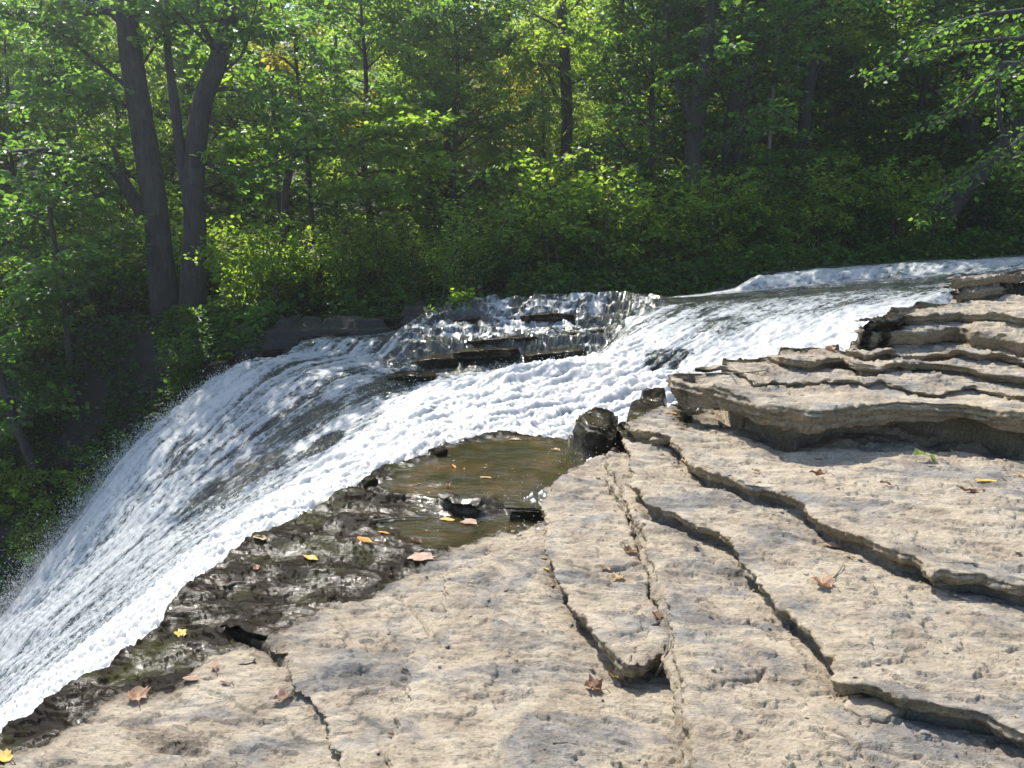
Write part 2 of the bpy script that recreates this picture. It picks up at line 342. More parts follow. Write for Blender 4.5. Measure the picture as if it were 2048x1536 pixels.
FILM3 = [(640, 1090, 0), (700, 1080, 0), (860, 1130, 0), (720, 1190, 0), (560, 1180, 0), (470, 1200, 0), (520, 1130, 0)]

def shelf_height(X, Y, forced=None):
    """height, wetness, water film and distance to the cliff edge at ground points; forced = level taken as present"""
    def jag(f, sd):                      # angular breaks rather than waves
        q = fbm(X * f, Y * f, 3, sd) * 5; r = q - np.floor(q); return (np.floor(q) + sstep(.3, .7, r)) / 5
    PX = X + .04 * jag(2.2, 11) + .02 * jag(7, 15) + .006 * fbm(X * 22, Y * 22, 3, 17)
    PY = Y + .04 * jag(2.2, 21) + .02 * jag(7, 25) + .006 * fbm(X * 22, Y * 22, 3, 27)
    Z = np.zeros_like(X)
    sdE, ex, ey = poly_sd(PX, PY, POLY_E)
    for k, (pts, h, o, L, w) in enumerate(LEVELS):
        if forced is not None and k <= forced:
            if k == forced or k not in (2, 3): Z += h
            continue
        s, dx, dy = poly_sd(X, Y, POLY_L[k])
        Hk = sstep(-.008, .008, s - abs(o) - .015); Z += h * Hk
        if o > .03: Z -= (.028 if h < .2 else .10) * (1 - Hk) * np.exp(-np.clip(abs(o) - s, 0, 9) / (.16 if h < .2 else .4)) * (.6 + .8 * sstep(-.3, .3, fbm(X * 2.2 + k, Y * 2.2, 2, 340)))
    film = np.zeros_like(X)
    for f in POLY_F:
        s, _, _ = poly_sd(PX, PY, f); film = np.maximum(film, sstep(-.08, .08, s + .13 * fbm(X * 5, Y * 6, 4, 91)))
    s, _, _ = poly_sd(X, Y, POLY_W); wet = sstep(-.16, .16, s + .10 * fbm(X * 3.5, Y * 3.5, 3, 93))
    s, _, _ = poly_sd(X, Y, POLY_L[3]); wet = np.maximum(wet, sstep(-.14, -.02, s + .03 * fbm(X * 9, Y * 9, 3, 97)))
    for cx, cy, rr in [(350, 1490, .09), (715, 1375, .07), (270, 1455, .05)]:     # damp hollows
        q = at_z(cx, cy, 0); d = np.hypot((X - q[0]) / 1.7, Y - q[1]) + .03 * fbm(X * 9, Y * 9, 3, 95)
        m = sstep(rr, rr * .55, d); wet = np.maximum(wet, m * .42); Z -= .010 * m
    rough = (1 - .95 * film) * (1 - .55 * wet)
    # flaking bedding planes
    XR, YR = X * .97 - Y * .24, X * .24 + Y * .97
    up = 1 + .5 * sstep(4.0, 5.0, Y) * sstep(.6, 1.4, X)
    q = fbm(XR * 1.2 + 3, YR * 2.2, 6, 31, .58) * 5
    fr = q - np.floor(q); ter = np.floor(q) + sstep(0, .07, fr) * .8 + .2 * fr
    Z += .013 * ter * rough * up
    q = fbm(XR * 3.0 + 9, YR * 7.0, 6, 36, .6) * 4; fr = q - np.floor(q)
    Z += .006 * (np.floor(q) + sstep(0, .10, fr) * .75 + .25 * fr) * rough * up
    # undulation, pits, grain
    Z += .016 * fbm(X * 1.7, Y * 1.7, 3, 50) + .005 * fbm(X * 6, Y * 11, 4, 55) * rough + .0024 * fbm(XR * 24, YR * 44, 4, 60, .65) * rough
    patchy = sstep(-.1, .35, fbm(X * 1.6, Y * 1.6, 3, 63))
    pit = fbm(XR * 9, YR * 20, 3, 65); Z -= .010 * sstep(.26, .5, pit) * rough * patchy
    q = fbm(XR * 2.0 + 5, YR * 4.4, 5, 72, .5) * 6; fr = q - np.floor(q)
    Z += .011 * wet * (1 - film) * (np.floor(q) + sstep(0, .06, fr))
    Z += .0022 * wet * (1 - film) * ridged(X * 11, Y * 19, 4, 68) - .004 * wet
    for P, dep, w in POLY_C:
        d = np.full_like(X, 9.)
        for i in range(len(P) - 1):
            ax, ay = P[i]; bx, by = P[i + 1]; e0, e1 = bx - ax, by - ay; L = e0 * e0 + e1 * e1
            t = np.clip(((PX - ax) * e0 + (PY - ay) * e1) / L, 0, 1); d = np.minimum(d, np.hypot(ax + t * e0 - PX, ay + t * e1 - PY))
        Z -= dep * np.exp(-(d / w) ** 2)
    if forced is None:
        drop = sstep(.03, -.05, sdE)
        Z -= drop * (.35 + .25 * fbm(X * 3, Y * 3, 3, 80)) + np.clip(-sdE - .05, 0, 1) * 2.5
    return Z, wet, film, sdE
POLY_E = to_poly(EDGE); POLY_L = [to_poly(l[0]) for l in LEVELS]; POLY_F = [to_poly(f) for f in (FILM, FILM2)]; POLY_W = to_poly(WET)
POLY_C = [(to_poly(c[0]), c[1], c[2]) for c in CRACKS]

BIG = [i for i, l in enumerate(LEVELS) if l[2] > .3][0]
def lip_runs(pts):
    """runs of traced lip points round the polygon (ground points only close it)"""
    n = len(pts); ism = [p[0] not in ('w', 'h') for p in pts]
    st = [i for i in range(n) if ism[i] and not ism[i - 1]]
    out = []
    for i in st:
        r = []; j = i
        while ism[j % n]: r.append(j % n); j += 1
        out.append(r)
    return out

def build_rock():
    ny, nx = 700, 1040
    yy = np.exp(np.linspace(math.log(1.5), math.log(9.8), ny)); tt = np.r_[np.linspace(-.92, .80, 900), np.linspace(.803, 1.8, 140)]
    X = (yy[:, None] * tt[None, :]).ravel(); Y = np.repeat(yy, nx)
    Z, wet, film, sdE = shelf_height(X, Y)
    keep = (sdE > -.35).reshape(ny, nx); idx = np.arange(ny * nx).reshape(ny, nx)
    km = keep[:-1, :-1] & keep[1:, :-1] & keep[:-1, 1:] & keep[1:, 1:]
    F = np.stack([idx[:-1, :-1], idx[:-1, 1:], idx[1:, 1:], idx[1:, :-1]], -1)[km]
    used = np.zeros(ny * nx, bool); used[F.ravel()] = True; mp = np.cumsum(used) - 1
    CO = [np.stack([X, Y, Z], 1)[used]]; FF = [mp[F]]; WE = [wet[used]]; FI = [film[used]]; n0 = len(CO[0])
    # broken edges: brow, face and underside of every bedding step
    for k, (pts, h, o, L, w) in enumerate(LEVELS):
        poly = POLY_L[k]; area = .5 * np.sum(poly[:, 0] * np.roll(poly[:, 1], -1) - np.roll(poly[:, 0], -1) * poly[:, 1])
        for run in lip_runs(pts):
            if len(run) < 2: continue
            P = poly[run]; seg = np.linalg.norm(np.diff(P, axis=0), axis=1); cum = np.r_[0, np.cumsum(seg)]
            ds = .009 if P[:, 1].mean() < 4 else .013
            t = np.arange(0, cum[-1], ds); m = len(t)
            if m < 8: continue
            L0 = np.stack([np.interp(t, cum, P[:, 0]), np.interp(t, cum, P[:, 1])], 1)
            # round the traced corners, then break the line up angularly
            for _ in range(3): L0[1:-1] = (L0[:-2] + 2 * L0[1:-1] + L0[2:]) / 4
            tan = np.gradient(L0, axis=0)
            for _ in range(12): tan[1:-1] = (tan[:-2] + tan[1:-1] + tan[2:]) / 3
            nrm = np.stack([tan[:, 1], -tan[:, 0]], 1) * (1 if area > 0 else -1); nrm /= np.linalg.norm(nrm, axis=1)[:, None] + 1e-9
            one = np.zeros(m) + 3.7 * k
            q = fbm(t * 3.2, one, 3, 400 + k) * 4; r = q - np.floor(q); j1 = (np.floor(q) + sstep(.44, .56, r)) / 4
            q = fbm(t * 11, one + 5, 3, 420 + k) * 3; r = q - np.floor(q); j2 = (np.floor(q) + sstep(.42, .58, r)) / 3
            sc = 1.0 if k < BIG else .75
            jt = sc * (.034 * j1 + .020 * j2 + .006 * fbm(t * 45, one, 3, 440 + k))
            L0 = L0 + nrm * jt[:, None]
            oin = abs(o) + .015
            thick = h * ((.52 if k == BIG else .86) + .22 * fbm(t * 2.0, one + 9, 3, 460 + k)) if o > 0 else np.full(m, h * 1.15)
            rows = []; zr = []
            ntop = 6 if k != BIG else 14
            for a in np.linspace(-(oin + .05), -.004, ntop):
                p = L0 + nrm * a; z, we, fi, _ = shelf_height(p[:, 0], p[:, 1], k)
                lift = .0025 if a > -(oin + .02) else -.006
                rows.append(np.c_[p, z + lift]); zr.append((we, fi))
            ztop = rows[-1][:, 2].copy()
            for _ in range(2): ztop[1:-1] = (ztop[:-2] + ztop[1:-1] + ztop[2:]) / 3
            nf = 9 if k != BIG else 16
            for f in np.linspace(.06, 1, nf):
                z = ztop - thick * f
                layer = fbm(z * 38 + .6 * one, t * 1.8, 4, 480 + k, .6)
                lq = layer * 4; lr = lq - np.floor(lq); layer = (np.floor(lq) + sstep(.3, .7, lr)) / 4
                off = (.030 if h < .2 else .05) * layer + .010 * fbm(t * 26, z * 60, 4, 500 + k, .6) + .004 * (f > .1)
                off = off - (.035 * f * f if o > 0 else -.02 * f)
                rows.append(np.c_[L0 + nrm * off[:, None], z]); zr.append(zr[ntop - 1])
            if o > 0:
                zb = rows[-1][:, 2]
                for a in (.35, .7, 1.0, 1.25):
                    p = L0 - nrm * (oin * a + .02)
                    rows.append(np.c_[p, zb + .02 * a * h / .1 * .3 + .008 * fbm(p[:, 0] * 14, p[:, 1] * 14, 3, 520 + k)]); zr.append(zr[ntop - 1])
            nr = len(rows); V = np.concatenate(rows); idx = np.arange(nr * m).reshape(nr, m)
            q = np.stack([idx[:-1, :-1], idx[:-1, 1:], idx[1:, 1:], idx[1:, :-1]], -1).reshape(-1, 4)
            if area < 0: q = q[:, ::-1]
            q = q[:, ::-1]
            sdc = poly_sd(V[:, 0], V[:, 1], POLY_E)[0]; okv = sdc > -.10
            q = q[okv[q].all(1)]
            CO.append(V); FF.append(q + n0); n0 += len(V)
            WE.append(np.concatenate([a[0] for a in zr])); FI.append(np.concatenate([a[1] for a in zr]))
    co = np.concatenate(CO); Fq = np.concatenate(FF)
    me = mesh_np('rock_shelf', co, Fq, np.full(len(Fq), 4), {'wet': np.concatenate(WE), 'film': np.concatenate(FI)})
    o = link('rock_shelf', me, M['rock']); tag(o, 'tan layered limestone shelf stepping up beside the falls', None, None, 'structure')
    return co
ROCK = build_rock()
_d = ROCK - EYE; _dep = _d[:, 1] * cp - _d[:, 2] * sp
RU = 1024 + FPX * _d[:, 0] / _dep; RV = 768 - FPX * (_d[:, 1] * sp + _d[:, 2] * cp) / _dep
def on_rock(u, v, tol=5):
    m = (np.abs(RU - u) < tol) & (np.abs(RV - v) < tol)
    i = np.where(m)[0]
    if len(i) == 0: return at_z(u, v, 0)
    near = i[np.argsort(_dep[i])]; near = near[_dep[near] < _dep[near[0]] + .12]
    return ROCK[near].mean(0)

# ================================================================== WATER
# break lines of the stream bed: (u, v, forward distance), and how white the water is, some half shade and glitter painted in
WL = [
 # far edge of the big fall, whose lines are greyed as painted half shade
 ([(480, 722, 10.3), (440, 742, 10.2), (400, 775, 10.1), (330, 832, 9.9), (250, 905, 9.6), (180, 1000, 9.3), (100, 1105, 9.0), (40, 1185, 8.7), (-20, 1260, 8.4), (-150, 1430, 8.0), (-400, 1800, 7.6)], .74),
 # middle of the fall
 ([(620, 748, 9.6), (560, 790, 9.3), (520, 830, 9.0), (430, 920, 8.4), (340, 1020, 7.8), (240, 1140, 7.1), (140, 1260, 6.5), (20, 1380, 5.9), (-100, 1500, 5.5), (-350, 1800, 5.0)], .66),
 ([(700, 765, 9.2), (640, 830, 8.5), (560, 910, 7.9), (460, 1000, 7.3), (380, 1080, 6.8)], .52),
 ([(770, 800, 8.5), (700, 870, 7.7), (620, 930, 7.2), (540, 1000, 6.6), (420, 1090, 6.0), (300, 1180, 5.6)], .66),
 # ridge of the main chute
 ([(1180, 720, 8.6), (1080, 728, 8.2), (1000, 748, 8.0), (880, 796, 7.5), (760, 850, 7.0), (690, 905, 6.6), (600, 955, 6.1), (500, 1020, 5.6), (400, 1100, 5.1), (300, 1190, 4.7), (200, 1280, 4.3), (60, 1385, 3.95), (-80, 1490, 3.6), (-300, 1700, 3.2)], 1.05),
 ([(1250, 765, 7.5), (1100, 800, 7.0), (950, 830, 6.5), (850, 870, 6.1), (740, 940, 5.5), (600, 1010, 4.9), (480, 1090, 4.35), (380, 1180, 3.9), (280, 1270, 3.5), (100, 1400, 3.1), (-80, 1520, 2.8)], 1.05),
 # contact with the rock shelf
 ([(1690, 715, 7.0), (1600, 724, 7.0), (1480, 745, 7.0), (1400, 775, 7.0), (1345, 815, 6.6), (1250, 835, 6.4), (1160, 868, 6.0), (1080, 868, 5.9), (1000, 872, 5.85), (870, 930, 5.6), (720, 1000, 4.95), (560, 1075, 4.4), (400, 1180, 3.75), (310, 1275, 3.3), (200, 1370, 2.9), (0, 1500, 2.5), (-200, 1620, 2.3)], 1.0),
 # foot of the right-hand cascade
 ([(1690, 697, 7.35), (1600, 706, 7.5), (1500, 722, 7.6), (1400, 742, 7.7), (1320, 752, 7.8), (1230, 735, 8.2)], 1.1),
 ([(1740, 650, 7.6), (1620, 672, 7.9), (1500, 690, 8.1), (1400, 700, 8.2), (1320, 700, 8.4), (1240, 705, 8.7)], .78),
 ([(1790, 615, 8.0), (1700, 628, 8.2), (1560, 645, 8.5), (1400, 655, 8.9), (1300, 655, 9.2), (1240, 672, 9.3)], .70),  # dome face lines whitened in place of sun glitter
 ([(1885, 585, 8.0), (1860, 583, 8.4), (1800, 588, 8.6), (1700, 593, 8.9), (1600, 600, 9.2), (1500, 606, 9.5), (1400, 612, 9.7), (1340, 615, 9.8), (1280, 628, 9.8)], .38),
 ([(2950, 531, 9.2), (2200, 545, 9.2), (2048, 545, 9.2), (1950, 556, 9.2), (1850, 568, 9.6), (1700, 575, 10), (1560, 584, 10.3), (1440, 592, 10.4), (1330, 600, 10.4)], .22),
 # upper small ledge: foot, lip, pool
 ([(2950, 514, 9.9), (2200, 528, 9.9), (2048, 532, 9.9), (1950, 541, 10.3), (1830, 552, 10.7), (1700, 563, 11.0), (1600, 571, 11.1), (1490, 582, 11.1), (1400, 592, 11.1), (1300, 598, 11.0)], .6),
 ([(2950, 501, 10.3), (2200, 515, 10.3), (2048, 520, 10.3), (1950, 525, 10.6), (1850, 527, 10.85), (1800, 531, 11.0), (1700, 539, 11.2), (1600, 546, 11.3), (1520, 551, 11.3), (1470, 578, 11.3), (1400, 590, 11.4)], .85),
 ([(2950, 489, 11.5), (2200, 503, 11.5), (2048, 510, 11.7), (1950, 517, 12.0), (1850, 519, 12.3), (1700, 531, 12.6), (1600, 538, 12.8), (1520, 546, 12.8), (1460, 580, 12.6)], .3),
 ([(2950, 495, 15), (2300, 503, 15), (2048, 512, 15), (1800, 524, 15), (1560, 545, 14.5)], .05),
 # far ledges
 ([(832, 655, 11.2), (860, 635, 11.4), (900, 622, 11.6), (950, 612, 11.7), (1000, 609, 11.7), (1100, 607, 11.6), (1200, 604, 11.5), (1290, 601, 11.4), (1330, 598, 11.4)], .48),
 ([(820, 668, 11.0), (900, 652, 11.35), (1000, 645, 11.4), (1100, 648, 11.3), (1200, 648, 11.1), (1260, 640, 10.9)], .44),
 ([(800, 676, 10.95), (900, 665, 11.1), (1000, 668, 11.2), (1100, 668, 11.1), (1200, 672, 10.9), (1240, 665, 10.5)], .58),
 ([(790, 692, 10.7), (850, 700, 10.5), (900, 700, 10.4), (1000, 692, 10.3), (1100, 690, 10.2), (1180, 688, 10.1), (1225, 680, 10.0)], .40),
 ([(790, 735, 10.25), (850, 742, 10.25), (950, 738, 10.18), (1050, 735, 10.08), (1150, 718, 9.98), (1205, 706, 9.88)], .18),
 ([(830, 765, 9.3), (900, 758, 9.3), (1000, 744, 9.4), (1100, 724, 9.4), (1190, 712, 9.2)], .75),
 ([(830, 650, 12.3), (950, 609, 12.7), (1100, 605, 12.7), (1290, 599, 12.6), (1380, 590, 12.6)], .2),
 # left basin above the brink
 ([(555, 710, 10.65), (600, 706, 10.75), (640, 706, 10.8), (740, 704, 10.75), (790, 700, 10.7)], .85),
 ([(600, 684, 11.1), (640, 676, 11.2), (740, 674, 11.2), (815, 667, 11.1)], .45),
 ([(600, 680, 11.8), (740, 669, 11.8), (825, 660, 11.8)], .2),
 ([(500, 722, 10.3), (560, 722, 10.3), (640, 725, 10.2), (740, 728, 10.1)], .62),
]
def build_water():
    P = []; A = []
    for pts, foam_light in WL:
        q = [at_y(*p) for p in pts]
        for i in range(len(q)):
            P.append(q[i]); A.append(foam_light)
            if i + 1 < len(q):
                n = int(np.linalg.norm(q[i + 1][:2] - q[i][:2]) / .35)
                for k in range(1, n + 1):
                    t = k / (n + 1); P.append(q[i] * (1 - t) + q[i + 1] * t); A.append(foam_light)
    for p in [at_y(*w) for w in WL[0][0]]:            # the far side of the fall drops away out of sight
        P.append(p + np.array([-.25, .55, -1.6])); A.append(.8)
    P = np.array(P); A = np.array(A)
    r = delaunay_2d_cdt([Vector((p[0], p[1])) for p in P], [], [], 0, 1e-4)
    V = np.array([[v.x, v.y] for v in r[0]]); orig = [o[0] for o in r[3]]
    Zp = P[orig, 2]; Ap = A[orig]; T = r[2]
    ny, nx = 760, 1080
    ly = np.linspace(math.log(2.2), math.log(14.5), ny); yy = np.exp(ly); tt = np.linspace(-1.0, 1.3, nx)
    X = yy[:, None] * tt[None, :]; Y = np.repeat(yy[:, None], nx, 1)
    Z = np.full(X.shape, np.nan); FO = np.zeros(X.shape)
    for tri in T:
        a, b, c = V[list(tri)]
        L = max(np.linalg.norm(a - b), np.linalg.norm(b - c), np.linalg.norm(c - a))
        if L > 3.2 and min(a[1], b[1], c[1]) < 9.5: pass
        lo, hi = min(a[1], b[1], c[1]), max(a[1], b[1], c[1])
        j0, j1 = np.searchsorted(yy, lo), np.searchsorted(yy, hi)
        if j1 <= j0: continue
        ratios = [a[0] / a[1], b[0] / b[1], c[0] / c[1]]
        i0, i1 = np.searchsorted(tt, min(ratios)), np.searchsorted(tt, max(ratios))
        if i1 <= i0: continue
        xs, ys = X[j0:j1, i0:i1], Y[j0:j1, i0:i1]
        det = (b[1] - c[1]) * (a[0] - c[0]) + (c[0] - b[0]) * (a[1] - c[1])
        if abs(det) < 1e-9: continue
        l1 = ((b[1] - c[1]) * (xs - c[0]) + (c[0] - b[0]) * (ys - c[1])) / det
        l2 = ((c[1] - a[1]) * (xs - c[0]) + (a[0] - c[0]) * (ys - c[1])) / det
        l3 = 1 - l1 - l2; m = (l1 >= -1e-6) & (l2 >= -1e-6) & (l3 >= -1e-6)
        i = list(tri); Z[j0:j1, i0:i1][m] = (l1 * Zp[i[0]] + l2 * Zp[i[1]] + l3 * Zp[i[2]])[m]
        FO[j0:j1, i0:i1][m] = (l1 * Ap[i[0]] + l2 * Ap[i[1]] + l3 * Ap[i[2]])[m]
    ok = ~np.isnan(Z); Zf = np.where(ok, Z, 0.0); W = ok.astype(float)
    def blur(a, n):
        for _ in range(n):
            a = (np.roll(a, 1, 0) + np.roll(a, -1, 0) + np.roll(a, 1, 1) + np.roll(a, -1, 1) + 2 * a) / 6
        return a
    wz = blur(W, 3); Zs = blur(Zf * W, 3) / np.maximum(wz, 1e-3); Zf = np.where(ok, Zs, Zf)
    wb = blur(W, 40); Zb = blur(Zf * W, 40) / np.maximum(wb, 1e-3)
    FO = np.where(ok, blur(FO * W, 4) / np.maximum(blur(W, 4), 1e-3), FO)
    # flow: downhill plus the general drift of the stream
    dzy, dzx = np.gradient(Zb, ly, tt)       # d/dlny, d/dt
    gx = dzx / Y; gy = (dzy - tt[None, :] * dzx) / Y
    fx = -gx * 1.5 - .13; fy = -gy * 1.5 - .06
    m = np.hypot(fx, fy) + 1e-6; fx /= m; fy /= m
    # line integral convolution of white noise along the flow
    base = RNG.random(X.shape); wide = blur(RNG.random(X.shape), 5); wide = (wide - .5) / wide.std() * .2 + .5; ac2 = wide.copy()
    def lookup(a, j, i): return a[np.clip(j, 0, ny - 1).astype(int), np.clip(i, 0, nx - 1).astype(int)]
    J0, I0 = np.meshgrid(np.arange(ny, dtype=float), np.arange(nx, dtype=float), indexing='ij')
    dl = ly[1] - ly[0]; dt = tt[1] - tt[0]
    acc = base.copy(); cnt = 1
    for sgn in (1, -1):
        j, i = J0.copy(), I0.copy()
        for k in range(22):
            vx = lookup(fx, j, i); vy = lookup(fy, j, i)
            y = np.exp(ly[0] + j * dl); t = tt[0] + i * dt; st = .016 * sgn
            j = j + st * vy / y / dl; i = i + (vx - t * vy) / y * st / dt
            acc += lookup(base, j, i); cnt += 1
            if k % 2 == 0: ac2 += lookup(wide, np.clip(J0 + (j - J0) * 2.2, 0, ny - 1), np.clip(I0 + (i - I0) * 2.2, 0, nx - 1))
    lic = acc / cnt; lic = (lic - lic[ok].mean()) / (lic[ok].std() * 4) + .5
    band = (ac2 - ac2[ok].mean()) / (ac2[ok].std() * 4) + .5
    fo = np.clip(FO, 0, 1.2)
    # the far cascade breaks over small uneven courses of rock
    cas = sstep(9.75, 10.1, Y) * sstep(-1.9, -1.3, X) * sstep(2.3, 1.6, X) * sstep(12.3, 11.8, Y)
    q = Zf * 7.5 + 2.0 * fbm(X * 1.1, Y * 1.6, 4, 171) + .5 * fbm(X * 5, Y * 5, 3, 175); fr = q - np.floor(q)
    Zt = Zf + (np.floor(q) + sstep(.0, .22, fr) - q + .35) / 7.5; Zf = Zf * (1 - cas) + Zt * cas
    face = sstep(.30, .12, np.abs(fr - .11)) * (fr < .26)
    FO = FO + cas * (-.22 * face + .10 * (1 - face) + .35 * fbm(X * 2.2, Y * 1.2, 3, 178))
    dome = sstep(1.6, 2.6, X)
    FO = FO + .12 * dome * sstep(9.7, 9.0, Y) - .10 * dome * sstep(9.6, 10.1, Y) * (FO < .5); band = .5 + (band - .5) * (1 - .75 * dome); lic = .5 + (lic - .5) * (1 - .3 * dome)  # dome face whitened further to stand in for sun glitter
    lic = .5 + (lic - .5) * (1 - .6 * cas); band = .5 + (band - .5) * (1 - .5 * cas)
    FO = FO + cas * .30 * fbm(X * 6, Y * 3, 4, 181)
    fo = np.clip(FO, 0, 1.2)
    # turbulence
    white = sstep(.55, .9, fo); fallz = sstep(-.2, -.9, Zf)
    lump = .45 + .9 * fbm(X * 2.2 + Y * .6, Y * 3.0 - X * .5, 6, 101, .5) + .25 * (ridged(X * 2.0, Y * 2.6, 3, 104) - .5); lump2 = fbm(X * 9, Y * 11, 4, 106, .6)
    Zf = Zf + white * ((.075 * (lump - .45) + .028 * lump2) * (1 - .6 * fallz) + .005 * (ridged(X * 13, Y * 15, 3, 109) - .5) + .04 * (band - .5) * 2) + .02 * (1 - white) * fbm(X * 5, Y * 6, 3, 111) + (.006 + .003 * fo) * (lic - .5) * 2
    Zf += .004 * white * fbm(X * 32, Y * 36, 3, 115, .65)
    # broken, rock-showing patches
    FO = fo - .30 * sstep(.05, .55, fbm(X * 1.1 + 4, Y * 1.1, 4, 121)) * (fo < .9) + .22 * fbm(X * 3.2, Y * 4.5, 4, 125)
    for (u, v, y, rx, rv, amt) in [(590, 850, 8.6, 90, 38, .35), (460, 960, 7.6, 110, 50, .30), (650, 880, 7.7, 45, 20, .6), (1330, 690, 8.2, 45, 26, .6), (1200, 655, 10.6, 90, 40, .3), (1000, 718, 10.12, 170, 12, .35),
                               (900, 700, 10.4, 60, 8, .3), (850, 825, 7.2, 40, 22, .55), (790, 765, 9.2, 60, 14, .35), (760, 800, 8.7, 60, 35, .25), (1790, 545, 11, 40, 10, .2), (1470, 650, 8.9, 100, 25, .15)]:
        c = at_y(u, v, y); sx = rx / FPX * y; depth = max(.25, rv / FPX * y * 2.2)
        d = ((X - c[0]) / sx) ** 2 + ((Y - c[1]) / depth) ** 2 + .9 * fbm(X * 4, Y * 4, 3, 131)
        FO = FO - amt * sstep(1.3, .2, d)
    idx = np.arange(ny * nx).reshape(ny, nx)
    km = ok[:-1, :-1] & ok[1:, :-1] & ok[:-1, 1:] & ok[1:, 1:]
    F = np.stack([idx[:-1, :-1], idx[:-1, 1:], idx[1:, 1:], idx[1:, :-1]], -1)[km]
    used = np.zeros(ny * nx, bool); used[F.ravel()] = True; mp = np.cumsum(used) - 1
    co = np.stack([X.ravel(), Y.ravel(), Zf.ravel()], 1)[used]
    fo_ = FO.ravel()[used]
    me = mesh_np('river_water', co, mp[F], np.full(len(F), 4), {'foam_light': fo_, 'streak': lic.ravel()[used], 'band': band.ravel()[used]})
    o = link('river_water', me, M['water']); tag(o, 'white river water tumbling over ledges into the fall', None, None, 'structure')
    return co, fo_
WATER, WFOAM = build_water()

def build_spray():
    # drops flung from the fall's far edge and from the churning chute
    g = []; rng = np.random.default_rng(5)
    edge = [at_y(*p) for p in WL[0][0]]
    pts = []
    for i in range(len(edge) - 2):
        n = int(2300 * min(1.0, .25 + .25 * i)); t = rng.random(n)[:, None]
        b = edge[i] * (1 - t) + edge[i + 1] * t
        w = .03 + .014 * i
        b = b + np.stack([-rng.exponential(w, n) * 1.0 + .1, rng.normal(0, .25, n), rng.exponential(w, n) * .8 - .06], 1)
        pts.append(np.c_[b, rng.uniform(.0022, .006, n) * (1 + (rng.random(n) > .95) * .8)])
    m = np.where((WFOAM > .72) & (WATER[:, 1] < 9.8))[0]; k = rng.choice(m, 14000)
    b = WATER[k] + np.stack([rng.normal(0, .03, 14000), rng.normal(0, .03, 14000), rng.exponential(.045, 14000)], 1)
    pts.append(np.c_[b, rng.uniform(.002, .0055, 14000) * np.clip(b[:, 1] / 8, .45, 1.1)])
    m = np.where((WFOAM > .35) & (WFOAM < .72) & (WATER[:, 1] < 9.8) & (WATER[:, 0] < -1))[0]; k = rng.choice(m, 5000)
    b = WATER[k] + np.stack([rng.normal(0, .03, 5000), rng.normal(0, .03, 5000), rng.exponential(.06, 5000)], 1)
    pts.append(np.c_[b, rng.uniform(.002, .006, 5000)])
    p = np.concatenate(pts); n = len(p)
    oc = np.array([[1, 0, 0], [-1, 0, 0], [0, 1, 0], [0, -1, 0], [0, 0, 1.3], [0, 0, -1.3]], float)
    of = np.array([[0, 2, 4], [2, 1, 4], [1, 3, 4], [3, 0, 4], [2, 0, 5], [1, 2, 5], [3, 1, 5], [0, 3, 5]])
    v = (p[:, None, :3] + oc[None] * p[:, None, 3:4]).reshape(-1, 3); f = (of[None] + (np.arange(n) * 6)[:, None, None]).reshape(-1, 3)
    o = link('water_spray', mesh_np('water_spray', v, f, np.full(len(f), 3)), M['drop'])
    tag(o, 'white spray and droplets flying off the waterfall', None, None, 'stuff')
build_spray()

# ================================================================== FAR BANK AND HILLSIDE
def bank_z(x, y):
    x = np.asarray(x, float); y = np.asarray(y, float)
    yb = np.interp(x, [-30, -6, -3.8, -2.2, -1.2, 0, 2.5, 4, 6, 9, 16, 40], [14, 13.4, 11.6, 11.9, 12.1, 12.6, 12.9, 13.2, 14.2, 14.6, 14.6, 15])
    zb = np.interp(x, [-30, -6, -3.5, -1.2, .5, 2.5, 4, 8, 14, 40], [-.6, -.15, -.05, .12, .38, .5, .72, 1.0, 1.25, 1.4])
    d = y - yb
    z = zb + .06 * np.clip(d, 0, 6) + .30 * np.clip(d - 6, 0, 100)
    below = np.clip(-d, 0, 20)
    gorge = sstep(-3.2, -4.6, x)
    z = z - below * (1.5 * gorge + 1.1 * (1 - gorge)) * 1.0
    z = np.maximum(z, -7 + 0 * z)
    return z
def bank_n(x, y):
    z = bank_z(x, y)
    z = z + .25 * fbm(x * .35, y * .35, 4, 141) + .09 * fbm(x * 1.4, y * 1.4, 4, 145)
    led = sstep(-5.2, -4.0, x) * sstep(.3, -.6, x) * sstep(13.6, 12.4, y)
    q = z * 8 + 1.5 * fbm(x * 1.3, y * 1.3, 4, 149); t = (np.floor(q) + sstep(.0, .3, q - np.floor(q))) / 7
    return z * (1 - led) + t * led
